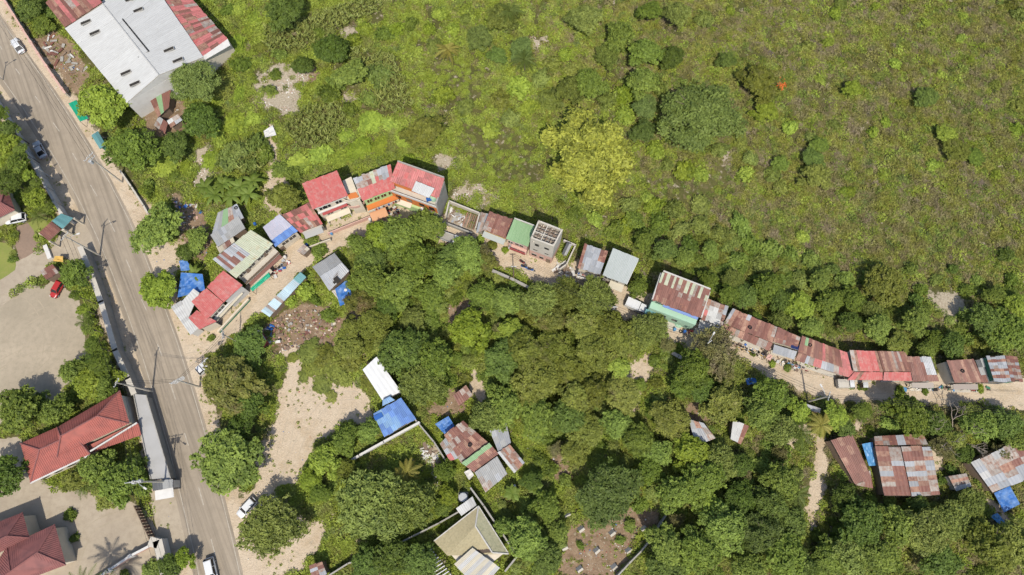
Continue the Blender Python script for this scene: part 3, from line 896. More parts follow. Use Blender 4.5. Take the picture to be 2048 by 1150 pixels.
def gz_at(x, y):
    x, y = np.asarray(x, float), np.asarray(y, float)
    fi = np.interp(x, XS, np.arange(len(XS))); fj = np.interp(y, YS, np.arange(len(YS)))
    i = np.clip(fi.astype(int), 0, len(XS) - 2); j = np.clip(fj.astype(int), 0, len(YS) - 2)
    u, v = fi - i, fj - j
    return (GZ[j, i] * (1 - u) + GZ[j, i + 1] * u) * (1 - v) + (GZ[j + 1, i] * (1 - u) + GZ[j + 1, i + 1] * u) * v
def make_ground():
    m = bpy.data.meshes.new('ground')
    ny, nx = GX.shape
    # the hillside is uneven; roads, yards and houses stand on level ground
    flat = np.zeros(GX.shape, bool)
    for k in ('dirt', 'soil', 'nolow'): flat |= mask(k, GX, GY, 0.3)
    for p in FOOT: flat |= inpoly(GX, GY, p)
    f = 1 - soft(soft(soft(flat)))
    gz = (fnoise(GX, GY, 9, 21) - .35).clip(0) * 1.2 * f ** 2
    gz[(np.abs(GX) > 127) | (GY > 117) | (GY < -27)] = 0
    GZ[:] = gz
    co = np.stack([GX, GY, gz - 0.004], -1).reshape(-1, 3)
    idx = np.arange(ny * nx).reshape(ny, nx)
    q = np.stack([idx[:-1, :-1], idx[:-1, 1:], idx[1:, 1:], idx[1:, :-1]], -1).reshape(-1, 4)
    m.vertices.add(len(co)); m.vertices.foreach_set('co', co.reshape(-1))
    m.loops.add(q.size); m.loops.foreach_set('vertex_index', q.reshape(-1))
    m.polygons.add(len(q)); m.polygons.foreach_set('loop_start', np.arange(len(q)) * 4)
    m.update(calc_edges=True)
    ca = m.color_attributes.new('zone', 'FLOAT_COLOR', 'POINT')
    c = np.ones((ny, nx, 4))
    for k, name in enumerate(('dirt', 'soil', 'rub')): c[..., k] = soft(mask(name, GX, GY))
    ca.data.foreach_set('color', c.reshape(-1))
    m.polygons.foreach_set('use_smooth', np.ones(len(q), bool))
    mat, nt, N, L = nodes_of('earth')
    at = N('ShaderNodeAttribute'); at.attribute_name = 'zone'
    sp = N('ShaderNodeSeparateColor'); L(at.outputs['Color'], sp.inputs[0])
    pos = position(N)
    n_big = noise(N, L, pos, 0.09, 5, 0.6, 0.35, 0.65)
    n_mid = noise(N, L, pos, 0.55, 6, 0.65, 0.38, 0.62)
    n_fin = noise(N, L, pos, 3.0, 6, 0.7, 0.3, 0.7)
    base = mixc(N, L, (0.065, 0.068, 0.020), (0.095, 0.088, 0.030), n_big)
    base = mixc(N, L, base, (0.15, 0.115, 0.065), noise(N, L, pos, 0.8, 6, 0.7, 0.56, 0.74))
    dirt = mixc(N, L, (0.46, 0.375, 0.275), (0.42, 0.335, 0.24), n_mid)
    dirt = mixc(N, L, dirt, (0.36, 0.275, 0.18), noise(N, L, pos, 0.22, 5, 0.6, 0.50, 0.70))
    soil = mixc(N, L, (0.17, 0.115, 0.072), (0.235, 0.165, 0.105), n_mid)
    soil = mixc(N, L, soil, (0.30, 0.23, 0.155), noise(N, L, pos, 1.6, 5, 0.7, 0.55, 0.75))
    rub = mixc(N, L, (0.26, 0.21, 0.14), (0.38, 0.33, 0.25), n_fin)
    def edge(sock, n, w=0.9):
        a = N('ShaderNodeMath'); a.operation = 'MULTIPLY_ADD'; L(n, a.inputs[0]); a.inputs[1].default_value = w; L(sock, a.inputs[2])
        r = N('ShaderNodeMapRange'); r.inputs[1].default_value = 0.5 + w * .35; r.inputs[2].default_value = 0.5 + w * .65; L(a.outputs[0], r.inputs[0])
        return r.outputs[0]
    col = mixc(N, L, base, soil, edge(sp.outputs[1], n_mid))
    col = mixc(N, L, col, dirt, edge(sp.outputs[0], n_mid, 0.6))
    col = mixc(N, L, col, rub, edge(sp.outputs[2], noise(N, L, pos, 0.9, 5, 0.65, 0.35, 0.65), 1.2))
    hs = N('ShaderNodeHueSaturation'); L(col, hs.inputs['Color'])
    mr = N('ShaderNodeMapRange'); mr.inputs[3].default_value = 0.86; mr.inputs[4].default_value = 1.12; L(n_fin, mr.inputs[0]); L(mr.outputs[0], hs.inputs['Value'])
    finish(mat, nt, N, L, hs.outputs[0], 0.95, 0.1, 0, n_fin, 0.6, 0.15)
    m.materials.append(mat)
    o = link(bpy.data.objects.new('ground', m)); tag(o, kind='structure')
    return o
# main road with its kerb-less concrete edge, edge lines and centre dashes
band_mesh('road', ROAD, 4.0, 4.4, 0.010, M_ROAD)
l_, r_ = strip(ROAD, 8.2, 9.0); Z['nolow'].append(l_ + r_[::-1])
def line_band(name, off, w=0.13):
    l, r = strip(ROAD, -off + w / 2, off + w / 2)
    m = MB()
    for i in range(len(l) - 1): m.face(*[(q[0], q[1], 0.014) for q in (r[i], r[i + 1], l[i + 1], l[i])])
    tag(m.build(name, M_LINE), kind='structure')
line_band('edge_line', 3.45)
line_band('edge_line', -3.45)
DASH = [(-4, 85, 4, 99), (31, 137, 40, 149), (70, 192, 80, 205), (106, 245, 119, 263), (145, 306, 155, 323), (181, 370, 194, 392), (218, 440, 230, 464), (252, 519, 263, 543), (283, 599, 293, 621), (315, 688, 324, 712), (342, 771, 351, 799), (369, 866, 377, 891), (397, 974, 407, 1010), (422, 1078, 431, 1112)]
for x0, y0, x1, y1 in DASH:
    a, b = P(x0, y0, .014), P(x1, y1, .014)
    d = (b - a).normalized(); n = Vector((-d.y, d.x, 0)) * .085
    tag(MB().face(a - n, b - n, b + n, a + n).build('centre_dash', M_LINE), kind='structure')
lot('driveway', [(120, 455), (165, 430), (200, 470), (216, 515), (160, 560), (130, 520), (100, 540), (60, 560), (0, 615), (-60, 660), (-60, 600), (0, 560), (35, 520), (60, 505), (90, 500)], 0.004, M_PAVE)
lot('gravel_lot', [(-80, 655), (0, 611), (60, 568), (120, 560), (160, 580), (180, 640), (185, 720), (140, 770), (120, 830), (60, 830), (-80, 900)], 0.0, M_GRAVEL)
lot('brick_forecourt', [(18, 450), (60, 440), (78, 480), (95, 490), (38, 520), (30, 490)], 0.009, M_BRICKP)
lot('lawn', [(-40, 480), (15, 478), (33, 505), (30, 540), (0, 560), (-40, 580)], 0.013, M_LAWN)
lot('lawn', [(55, 445), (95, 425), (110, 450), (85, 470), (70, 465)], 0.0135, M_LAWN)
lot('courtyard', [(-80, 868), (0, 870), (50, 860), (70, 940), (110, 970), (200, 985), (285, 1000), (315, 1060), (330, 1160), (300, 1260), (-80, 1260)], 0.005, M_PAVE)
lot('gate_apron', [(300, 985), (352, 965), (372, 1035), (385, 1090), (330, 1110), (315, 1060)], 0.006, M_PAVE)
# wheel tracks pressed into the yards: pairs of thin bands
M_TRACK = surf('wheel_track', (0.47, 0.385, 0.28), (0.53, 0.435, 0.325), (0.43, 0.35, 0.25), 0.5, 1.3)
M_TRACK2 = surf('faint_wheel_track', (0.43, 0.355, 0.255), (0.345, 0.29, 0.208), (0.32, 0.27, 0.19), 0.5, 1.3)
def track(pts, gauge=1.5, w=.24, z=.008, mat=None):
    q = [P(*p) for p in pts]
    fine = []
    for i in range(len(q) - 1):                                  # Catmull-Rom through the points
        p0, p1, p2, p3 = q[max(i - 1, 0)], q[i], q[i + 1], q[min(i + 2, len(q) - 1)]
        for k in range(8):
            t = k / 8
            fine.append(.5 * ((2 * p1) + (p2 - p0) * t + (2 * p0 - 5 * p1 + 4 * p2 - p3) * t * t + (3 * p1 - p0 - 3 * p2 + p3) * t ** 3))
    for s in (-1, 1):
        m = MB()
        for i in range(len(fine) - 1):
            d = (fine[min(i + 2, len(fine) - 1)] - fine[max(i - 1, 0)]).normalized(); n = Vector((-d.y, d.x, 0))
            d2 = (fine[min(i + 3, len(fine) - 1)] - fine[i]); d2 = d2.normalized() if d2.length > 1e-6 else d; n2 = Vector((-d2.y, d2.x, 0))
            ww = w / 2 * (.6 + .4 * math.sin(i * .7))
            a, b = fine[i] + n * s * gauge / 2, fine[i + 1] + n2 * s * gauge / 2
            m.face(*[(p.x, p.y, z) for p in (a - n * ww, b - n2 * ww, b + n2 * ww, a + n * ww)])
        tag(m.build('wheel_track', mat or M_TRACK), kind='structure')
track([(-30, 700), (40, 650), (100, 620), (130, 640), (120, 700), (60, 760), (-20, 790)], mat=M_TRACK2)
track([(0, 600), (50, 590), (90, 640), (90, 720), (40, 800)], z=.012, mat=M_TRACK2)
track([(-20, 740), (60, 700), (140, 690), (160, 640), (120, 590)], z=.016, mat=M_TRACK2)
track([(560, 990), (585, 920), (610, 860), (660, 800), (720, 790)], z=.004)
track([(545, 985), (570, 900), (590, 820), (640, 780)], z=.008)
track([(370, 700), (430, 685), (480, 645), (540, 590), (600, 535), (660, 490), (730, 455)], z=.004)
track([(1290, 640), (1370, 680), (1450, 700), (1540, 742), (1640, 785), (1760, 795), (1900, 790), (2060, 800)], z=.004)
track([(300, 1020), (240, 1030), (180, 1060), (150, 1130)], z=.010, mat=M_TRACK2)
# ================================================================ buildings
# ---- the white warehouse in the top left
def warehouse():
    root = thing('warehouse', 'big white warehouse with low gable roof and rusty red lean-to sheds', 'warehouse', P(290, 110))
    ze, zr = 6.0, 8.2
    w0, w1 = P(130, 57, ze), P(253, 206, ze)            # west eave, far and near end
    r0, r1 = P(206, 8, zr), P(318, 150, zr)             # ridge
    e0, e1 = P(286, -62, ze), P(407, 114, ze)           # east eave
    k = 14
    for nm, (a, b, c, d) in (('roof', (w0, w1, r1, r0)), ('roof', (e1, e0, r0, r1))):
        o = slab(a, b, c, d).build(nm, M_CONCL, root)
        sheets(o, a, b, c, d, ['W' * k], 4, 0.02)
    up = Vector((0, 0, .1))
    MB().tube([r0 + up, r1 + up], .14, 6).build('ridge_cap', S['w'], root)
    a = P(245, 38, 8.0); b = P(298, 103, 8.0); c = P(276, 115, 7.9)
    MB().tube([a, b, c], .16, 4).build('roof_flashing', M_BLACK, root)
    for x, y in ((172, 45), (190, 66), (252, 146), (270, 168), (257, 1), (276, 21), (338, 100), (356, 121)):
        t = 0.62
        q = P(x, y, 7.25)
        MB().box(q, (2.2, .75, .18), math.radians(28)).build('skylight', M_CONC, root)
        MB().box(q + Vector((0, 0, .19)), (2.0, .55, .02), math.radians(28)).build('skylight_pane', M_DARK, root)
    lo = lambda p: Vector((p.x, p.y, -.05))
    MB().prism([lo(w0), lo(w1), lo(e1), lo(e0)], [p - Vector((0, 0, .2)) for p in (w0, w1, e1, e0)]).build('wall', M_WHITE, root)
    g = MB(); d = (w1 - w0).normalized()
    pts = [w1, e1, r1]
    g.prism([p - d * .5 for p in (w1 + Vector((0, 0, -.25)), e1 + Vector((0, 0, -.25)), r1 + Vector((0, 0, -.15)))], [p - d * .02 for p in (w1 + Vector((0, 0, -.25)), e1 + Vector((0, 0, -.25)), r1 + Vector((0, 0, -.15)))])
    g.build('gable_wall', M_WHITE, root)
    # rusty lean-to on the east side, and the older roof at the far end
    q = [P(407, 113, 5.8), P(311, 0, 5.8) + (P(311, 0, 5.8) - P(407, 113, 5.8)) * .5, P(385, 0, 4.6) + (P(385, 0, 4.6) - P(455, 80, 4.6)) * .6, P(456, 79, 4.6)]
    q = [q[3], q[2], q[1], q[0]]
    q = [Vector(p) for p in q]
    o = slab(*q).build('lean_to_roof', M_DECK, root)
    random.seed(3)
    pat = [''.join(random.choice('ddDdrP') for _ in range(30)), ''.join(random.choice('ddRdrR') for _ in range(30)), ''.join(random.choice('dddRPd') for _ in range(30))]
    sheets(o, *q, pat, 2)
    MB().prism([lo(p) for p in q], [p - Vector((0, 0, .2)) for p in q]).build('lean_to_wall', M_CREAM, root)
    n0, n1 = q[3], q[0]
    MB().prism([n0 + Vector((0, 0, .1)), n1 + Vector((0, 0, .1)), P(461, 91, 4.4), P(409, 121, 5.4)][::-1], [p + Vector((0, 0, .1)) for p in (n0 + Vector((0, 0, .1)), n1 + Vector((0, 0, .1)), P(461, 91, 4.4), P(409, 121, 5.4))][::-1]).build('gutter_board', M_WHITE, root)
    q = [P(130, 55, 5.4), P(205, 5, 7.6), P(150, -55, 7.6), P(92, 6, 5.4)]
    o = slab(*q).build('old_roof', M_DECK, root)
    sheets(o, *q, ['RrdRrdPRdr', 'rRdRPdrRdR', 'RRdRrRrRdd'], 2)
    MB().prism([lo(p) for p in q], [p - Vector((0, 0, .2)) for p in q]).build('old_wall', M_CREAM, root)
    for f in ([w0, w1, e1, e0], q): FOOT.append([(p.x, p.y) for p in f])
warehouse()
# ---- scrap shacks below it
h = House('scrap_shack', 'rust and green roofed shack beside the warehouse under the trees', 'shack', (316, 235), (338, 215), (342, 180), (300, 200), 2.6, 3.0, ['RNR', 'rNR'], M_WOOD)
h = House('scrap_shack', 'small white and pale roofed scrap shack below the warehouse', 'shack', (342, 256), (365, 240), (356, 228), (334, 242), 2.2, 2.6, ['WP', 'rG'], M_WOOD)
h = House('scrap_shack', 'low brown timber pen with grey roof next to the white scrap shack', 'shack', (308, 250), (330, 268), (336, 246), (318, 232), 2.0, 2.2, ['wR', 'PR'], M_WOOD)
tarp('green_canopy', 'green market canopy beside the road under a bright leafy tree', [(160, 243), (177, 237), (152, 200), (137, 207)], 2.4, S['e'], 'canopy', .1, 5, 3)
h = House('roadside_kiosk', 'small dark teal roofed kiosk on the roadside verge', 'kiosk', (200, 298), (212, 290), (196, 262), (183, 271), 2.5, 2.7, ['TT'], M_GREENP)
# ---- corner house, two red roofs
h = House('corner_house', 'corner house with stepped dark red roofs and white corrugated awning by the road', 'house', (415, 639), (447, 605), (413, 576), (383, 603), 5.0, 6.0, ['DDDDDD', 'DDDDDD'], M_CREAM, .3)
h.plane((448, 605), (485, 570), (447, 541), (414, 574), 5.3, 6.3, ['DDDDDD', 'DDDDDD'])
h.block((448, 605), (485, 570), (447, 541), (414, 574), 5.2, M_WHITE, over=.3)
h.plane((399, 659), (434, 643), (394, 620), (377, 636), 4.2, 4.6, ['DDDD', 'DDDD'])
h.block((399, 659), (434, 643), (394, 620), (377, 636), 4.1, M_CREAM, over=.3)
h.plane((381, 670), (397, 656), (363, 601), (342, 614), 3.2, 3.5, ['w', 'W', 'w', 'W', 'w', 'W', 'w', 'W'], 5)
h.plane((378, 634), (399, 586), (387, 577), (364, 603), 3.6, 3.9, ['WW'], 3)
h.block((381, 670), (397, 656), (363, 601), (342, 614), 3.1, M_WHITE, over=.2)
for t in (.25, .72): h.win(0, t, 2.9, 1.5, 1.1)
h.eb('awning', 0, -.1, 2.05, 2.5, 2.58, .0, .7, S['C'], drop=.15)
h.eb('ledge', 0, -.1, 2.05, 2.75, 2.95, 0, .35, M_WHITE)
h.eb('yard_wall', 0, -.35, 2.0, 0, 1.0, 1.35, 1.65, M_CREAM)
h.eb('wall_band', 0, -.35, 2.0, 0, .5, 1.66, 1.70, M_GREENP)
for t in (.05, .3, .9, 1.3, 1.7): h.win(0, t, .7, 1.0, 1.1)
# ---- long pale-green roof house
h = House('pale_green_house', 'long house with a pale green roof, slit dark red along its left end', 'house', (473, 557), (547, 488), (502, 460), (426, 519), 5.2, 6.4, ['GRGRGGGGYYYYYY', 'GRGRRGRGYYYYYY', 'YYYYYYYYYYYYYY'], M_CREAM, .35, 2)
h.eb('balcony_slab', 0, 0, 1, 2.7, 2.85, 0, 1.5, M_CONCL)
h.eb('balcony_rail', 0, 0, 1, 2.86, 3.7, 1.42, 1.5, M_WOOD)
h.eb('awning', 0, .05, .98, 2.3, 2.36, 0, 1.9, S['R'], drop=.45)
h.eb('awning', 0, .1, .6, 1.8, 1.86, 1.9, 2.7, S['C'], drop=.2)
for t in (.12, .38, .64, .88): h.win(0, t, 3.6, 1.5, 1.2)
h.door(0, .25, .9, 2.0, z=2.86); h.door(0, .76, .9, 2.0, z=2.86)
tarp('green_awning', 'emerald green tarpaulin awning slung over the alley front', [(505, 583), (541, 553), (537, 545), (500, 577)], 2.1, S['e'], 'awning', .1, 6, 4)
# ---- grey shack
h = House('grey_shack', 'grey patched shack with a round tyre on its roof', 'shack', (436, 494), (491, 457), (477, 432), (421, 470), 3.0, 3.3, ['MMGGMMMM', 'GMGMMMMM'], M_WOOD)
h.plane((424, 468), (488, 436), (474, 408), (436, 425), 3.1, 3.2, ['MMNPGG', 'GMNrGG'])
h.block((424, 468), (488, 436), (474, 408), (436, 425), 3.0, M_WOOD, over=.3)
h.plane((440, 507), (470, 483), (466, 474), (432, 492), 2.6, 2.9, ['CPRC'])
tyre('black tyre lying on the grey patched shack roof', (472, 416), 3.3)
# ---- lilac roof
h = House('lilac_house', 'small house with a lilac sheet roof and a blue front strip', 'house', (551, 494), (596, 462), (559, 428), (526, 455), 4.0, 4.9, ['VVVVVVV', 'VVVVVVV', 'BBBBBBB'], M_CREAM)
for t in (.35, .72): h.win(0, t, 2.0, 1.5, 1.2)
h.door(0, .1)
# ---- red patched roof
h = House('red_patched_house', 'low house with patched bright and dark red roof between lilac and cream houses', 'house', (600, 465), (646, 448), (619, 405), (564, 430), 3.8, 4.8, ['RdRRRddR', 'dRrDdRdr', 'RDRrPdDd', 'dRDRPrRD'], M_CREAM)
h.eb('awning', 0, .05, .95, 2.7, 2.76, 0, 1.4, S['w'], drop=.3)
for t in (.2, .45, .8): h.win(0, t, 1.2, 1.1, .9)
h.eb('yard_wall', 0, -.2, 1.1, 0, 1.3, 2.6, 2.75, M_CREAM)
# ---- cream two-storey house
h = House('cream_house', 'two-storey cream house with a large plain red roof', 'house', (625, 419), (696, 391), (674, 341), (604, 367), 8.0, 9.2, ['D' * 11, 'D' * 11], M_CREAM, .5, 3)
for t in (.18, .35, .72): h.win(0, t, 5.4, 1.3, 1.2)
for t in (.3, .75): h.win(0, t, 2.3, 1.3, 1.1)
h.eb('window_canopy', 0, .08, .92, 4.1, 4.2, 0, .55, M_REDP, drop=.2)
h.eb('string_course', 0, -.02, 1.02, 4.7, 4.95, 0, .3, M_WHITE)
h.eb('string_course', 0, -.02, 1.02, 7.3, 7.6, 0, .35, M_WHITE)
h.eb('porch_roof', 0, .1, .9, 1.7, 1.8, 0, 1.1, M_CREAM, drop=.1)
h.eb('yard_wall', 0, -.05, 1.5, 0, 1.2, 3.0, 3.2, M_PINK)
for k in range(3): h.eb('column', 0, .1 + .38 * k, .13 + .38 * k, 0, 1.7, .8, 1.0, M_WHITE)
for k in range(2):
    p, d, L, n = h.edge(0)
    c = p + d * (L * 1.22) - n * 1.2
    pts = [c + (d * math.cos(a) + n * math.sin(a)) * 2.5 for a in [math.pi * (.98 - .98 * i / 12) for i in range(13)]]
    z0 = 2.8 + 2.9 * k
    MB().prism([Vector((q.x, q.y, z0)) for q in reversed(pts)], [Vector((q.x, q.y, z0 + .2)) for q in reversed(pts)]).build('curved_balcony', M_CREAM, h.root)
    for i in range(12):
        a, b = pts[i], pts[i + 1]
        m = (a + b) / 2; m.z = z0 + .2
        MB().box(m, ((b - a).length * 1.02, .14, .9), math.atan2(b.y - a.y, b.x - a.x)).build('balcony_wall', M_CREAM if k else M_PINK, h.root)
h.block((697, 405), (722, 401), (703, 352), (684, 361), 6.2, M_CREAM, 'stair_tower', .1)
h.block((699, 398), (718, 394), (712, 384), (693, 388), 6.32, M_ORANGE, 'roof_terrace', .0, 6.21)
# ---- green fronted house with grey and red roof
h = House('green_fronted_house', 'house with grey back roof, red front roof and pale green balconies', 'house', (725, 402), (790, 377), (781, 328), (706, 357), 6.6, 8.0, ['GGPPYPGGGD', 'PPPRYDPGGd', 'DDDDDDDDDD', 'DDDDDDDDDD'], M_LIME, .3)
h.eb('balcony_slab', 0, -.02, 1.02, 3.2, 3.4, 0, 1.7, M_ORANGE)
h.eb('balcony_wall', 0, -.02, 1.02, 3.4, 4.2, 1.6, 1.72, M_CREAM)
for t in (.15, .4, .62, .87): h.win(0, t, 4.3, 1.1, 1.3, M_LIME)
for t in (.2, .8): h.win(0, t, 1.0, 1.2, 1.2)
h.door(0, .5)
h.eb('porch_roof', 0, -.02, .52, 2.4, 2.5, .2, 3.2, S['O'], drop=.35)
for t in (.0, .25, .5): h.eb('porch_post', 0, t, t + .02, 0, 2.1, 2.9, 3.05, M_CREAM)
for k, (t, mt) in enumerate(((.15, M_WHITE), (.22, M_REDP), (.31, M_BLUEP), (.40, M_WHITE), (.47, M_DARK), (.55, M_PINK), (.64, M_BLUEP), (.72, M_WHITE), (.8, M_REDP), (.88, M_DARK))):
    h.eb('hung_cloth', 0, t, t + .05, 3.5, 4.35, 1.75, 1.8, mt)
# ---- orange fronted house
h = House('orange_fronted_house', 'tall house with faded red roof, orange front and a bare grey side wall', 'house', (779, 362), (877, 397), (889, 357), (795, 324), 8.2, 9.2, ['dddddddddd', 'DdDddddDdd', 'dddDdddddd'], M_ORANGE, .3)
h.eb('terrace_floor', 0, -.02, 1.02, 5.6, 5.8, 0, 1.42, M_CONCL)
h.eb('terrace_wall', 0, -.02, 1.02, 5.8, 6.5, 1.3, 1.42, M_WHITE)
h.eb('front_wall', 0, .0, 1.0, -.05, 5.6, .02, 1.3, M_ORANGE)
h.eb('lower_front', 0, -.01, 1.01, -.05, 2.6, 1.31, 1.8, M_LIME)
for t in (.14, .38, .66, .88): h.eb('window', 0, t - .06, t + .06, 3.5, 4.7, 1.28, 1.35, M_GLASS)
h.eb('window_canopy', 0, .08, .42, 2.75, 2.85, 1.3, 2.3, M_CREAM, drop=.2)
h.eb('window_canopy', 0, .62, .95, 2.75, 2.85, 1.3, 1.9, M_WHITE, drop=.2)
h.eb('side_wall', 1, -.45, 1.02, -.05, 8.3, .02, .3, M_CONC)
h.parapet(2, .5, M_CONC)
h.plane((823, 382), (858, 396), (869, 377), (832, 362), 8.75, 8.95, ['WWWW'])
p = P(868, 397, 5.85)
drum('green water tank on the terrace of the orange-fronted house', (868, 397), M_MINT, .75, 1.3, 5.85, 'water tank', 'water_tank')
MB().box(P(858, 400, 6.3), (1.0, .6, .6), .3).build('terrace_clutter', M_BLUEP, h.root)
# ---- low walled unfinished lot
wallrun('lot_wall', 'low concrete block wall behind the bare lot next to orange house', [(893, 437), (900, 408), (960, 432), (952, 462)], 1.6, M_CONCL, .2, piers=0)
wallrun('lot_wall', 'low concrete front wall of the bare lot on the alley', [(886, 447), (945, 470)], 1.1, M_CONC, .2, piers=0)
lot('concrete_pad', [(890, 440), (901, 408), (958, 433), (948, 466)], 0.006, M_PAVE)
m = thing('timber_stack', 'stack of reddish timber planks in the bare concrete lot', 'timber', P(940, 446))
for k in range(7):
    a, b = P(926 + k * 3.4, 456 + k * 1.2), P(936 + k * 3.4, 428 + k * 1.2)
    d = b - a
    MB().box((a + b) / 2 + Vector((0, 0, .9)), (d.length, .22, .12), math.atan2(d.y, d.x)).build('plank', M_WOOD if k % 2 else S['r'], m)
h = House('lean_to', 'narrow pale lean-to roof against the rust roofed house', 'shed', (952, 466), (966, 462), (978, 428), (962, 424), 2.4, 3.0, ['PPG', 'GPP'], M_CONC)
# ---- rust roof, green roof, tower
h = House('rust_roofed_house', 'house with a deep rust roof and pale worn left edge, beside the green roof', 'house', (965, 459), (1013, 478), (1028, 439), (979, 423), 3.6, 4.6, ['RRRRRRR', 'RrRRrRR', 'PRRRRRR', 'PPRrRRR'], M_CREAM)
h.eb('awning', 0, -.02, 1.0, 2.4, 2.46, 0, 1.2, S['g'], drop=.3)
h.eb('front_band', 0, 0, 1, 2.6, 3.0, .01, .12, M_YELL)
for t in (.25, .7): h.win(0, t, 1.0, 1.1, 1.0)
h.door(0, .48)
h = House('green_roofed_house', 'pink fronted house with a flat green roof', 'house', (1012, 477), (1056, 494), (1069, 453), (1028, 438), 6.0, 6.8, ['NNNNNN', 'NNNNNN'], M_PINK, .25)
h.eb('balcony_slab', 0, .2, 1, 3.0, 3.2, 0, 1.1, M_PINK)
h.eb('balcony_wall', 0, .2, 1, 3.2, 4.0, 1.0, 1.12, M_REDP)
h.win(0, .15, 3.7, 1.0, 1.1); h.win(0, .6, 3.9, 1.8, 1.1); h.win(0, .3, 1.0, 1.1, 1.1); h.door(0, .65)
h.eb('window_canopy', 0, .1, .9, 2.5, 2.6, 0, .8, S['w'], drop=.2)
h.parapet(2, .3, M_FRAME)
def tower():
    A, B, C, D = [P(*q, 10.2) for q in ((1061, 476), (1108, 493), (1126, 459), (1077, 440))]
    g = centroid([A, B, C, D]); g.z = 0
    root = thing('unfinished_tower', 'unfinished roofless concrete building with a pink lower front', 'building', g)
    o = [A, B, C, D]; i = inset(o, .28)
    z = lambda p, h_: Vector((p.x, p.y, h_))
    for k in range(4):
        a, b, c, d = o[k], o[(k + 1) % 4], i[(k + 1) % 4], i[k]
        MB().prism([z(q, 3.4) for q in (a, b, c, d)], [z(q, 10.2) for q in (a, b, c, d)]).build('wall', M_CONCL, root)
        MB().prism([z(q, -.05) for q in (a, b, c, d)], [z(q, 3.4) for q in (a, b, c, d)]).build('lower_wall', M_PINK, root)
    MB().prism([z(q, 8.7) for q in i], [z(q, 8.85) for q in i]).build('roof_slab', M_CONC, root)
    MB().prism([z(q, 6.3) for q in i], [z(q, 6.5) for q in i]).build('floor_slab', M_CONC, root)
    r = random.Random(5)
    for t in (.2, .4, .6, .8):                                     # ring beams and formwork timbers over the open top
        for (p, q, s, u) in ((i[0], i[1], i[3], i[2]), (i[0], i[3], i[1], i[2])):
            a, b = lerp(p, q, t), lerp(s, u, t)
            d = b - a
            MB().box(z((a + b) / 2, 9.7 + r.uniform(0, .2)), (d.length, .16 if t in (.4, .6) else .1, .14), math.atan2(d.y, d.x)).build('roof_beam', M_WOOD if t != .4 else M_CONCL, root)
    for k in range(26):
        s, t = r.random(), r.random()
        p = lerp(lerp(i[0], i[1], s), lerp(i[3], i[2], s), t)
        MB().box(z(p, 8.86), (r.uniform(.4, 1.6), r.uniform(.1, .3), r.uniform(.08, .4)), r.uniform(0, 3)).build('loose_board', random.choice((M_WOOD, M_CREAM, M_CONCL)), root)
    d = (B - A); L = d.length; d /= L; n = Vector((d.y, -d.x, 0)); ang = math.atan2(d.y, d.x)
    for t, zz, w, hh in ((.3, 7.2, .9, 1.3), (.72, 7.3, 1.0, 1.0), (.25, 4.6, .9, .5), (.75, 4.6, .9, .5), (.22, 1.2, 1.1, 1.0), (.55, 1.0, .9, 1.0)):
        f = MB().box(z(A + d * (L * t) + n * .02, zz), (w, .12, hh), ang).build('window', M_CONC, root)
        MB().box(z(A + d * (L * t) + n * .06, zz + .07), (w - .16, .1, hh - .14), ang).build('pane', M_DARK, f)
    MB().box(z(A + d * (L * .86) + n * .02, 0), (.9, .12, 2.0), ang).build('door', M_WOOD, root)
    for k in range(4):
        MB().box(z(i[k], 10.2), (.3, .3, .25), ang).build('column_stub', M_CONCL, root)
        for q in (-.1, .1):
            p = z(i[k] + d * q, 10.4); MB().tube([p, p + Vector((0, 0, .8))], .025, 4).build('rebar', M_WOOD, root)
    FOOT.append([(p.x, p.y) for p in o])
tower()
h = House('side_shed', 'narrow dark roofed shed in the walled yard beside the concrete tower', 'shed', (1123, 508), (1133, 511), (1144, 489), (1134, 485), 2.2, 2.6, ['KM'], M_CONC)
wallrun('yard_wall', 'low block wall of the yard right of the concrete tower', [(1118, 543), (1132, 533), (1150, 495), (1126, 485)], 1.5, M_CONCL, .2, piers=0)
# ---- rust and grey roof with laundry, grey flat roof
h = House('rust_grey_house', 'house with streaked grey roof and rusty left side, laundry on its balcony', 'house', (1155, 536), (1200, 549), (1216, 503), (1169, 487), 5.0, 5.7, ['RGGGGGRr', 'rGGGGGrR', 'RGGGGGGG', 'rPGGGGGG'], M_CREAM)
h.eb('balcony_slab', 0, 0, 1.1, 2.6, 2.75, 0, 1.5, M_CONCL)
for k in range(9): h.eb('baluster', 0, .03 + .115 * k, .07 + .115 * k, 2.75, 3.5, 1.38, 1.48, M_WHITE)
h.eb('hand_rail', 0, 0, 1.1, 3.5, 3.6, 1.35, 1.5, M_WHITE)
for k, mt in enumerate((M_BLUEP, M_WHITE, M_REDP, M_PINK, M_WHITE, M_BLUEP, M_DARK, M_REDP, M_WHITE)):
    h.eb('hung_cloth', 0, .02 + .105 * k, .10 + .105 * k, 3.7, 4.5, 1.0 + .1 * (k % 2), 1.06 + .1 * (k % 2), mt)
for t in (.25, .75): h.win(0, t, .9, 1.2, 1.1)
h = House('grey_flat_house', 'house with a plain grey-green sheet roof, last before the gap', 'house', (1205, 551), (1253, 569), (1278, 517), (1226, 496), 5.0, 5.8, ['gggggg', 'gggggg'], M_CONCL, .3)
h.eb('lower_roof', 0, .35, 1.0, 2.9, 3.0, 0, 1.4, S['C'], drop=.25)
for t in (.2, .55): h.win(0, t, 3.3, 1.4, .9)
h.door(0, .3, 1.0); h.door(0, .8, 1.2, 2.2, M_DARK)
h.parapet(1, .15, M_WHITE, .12)
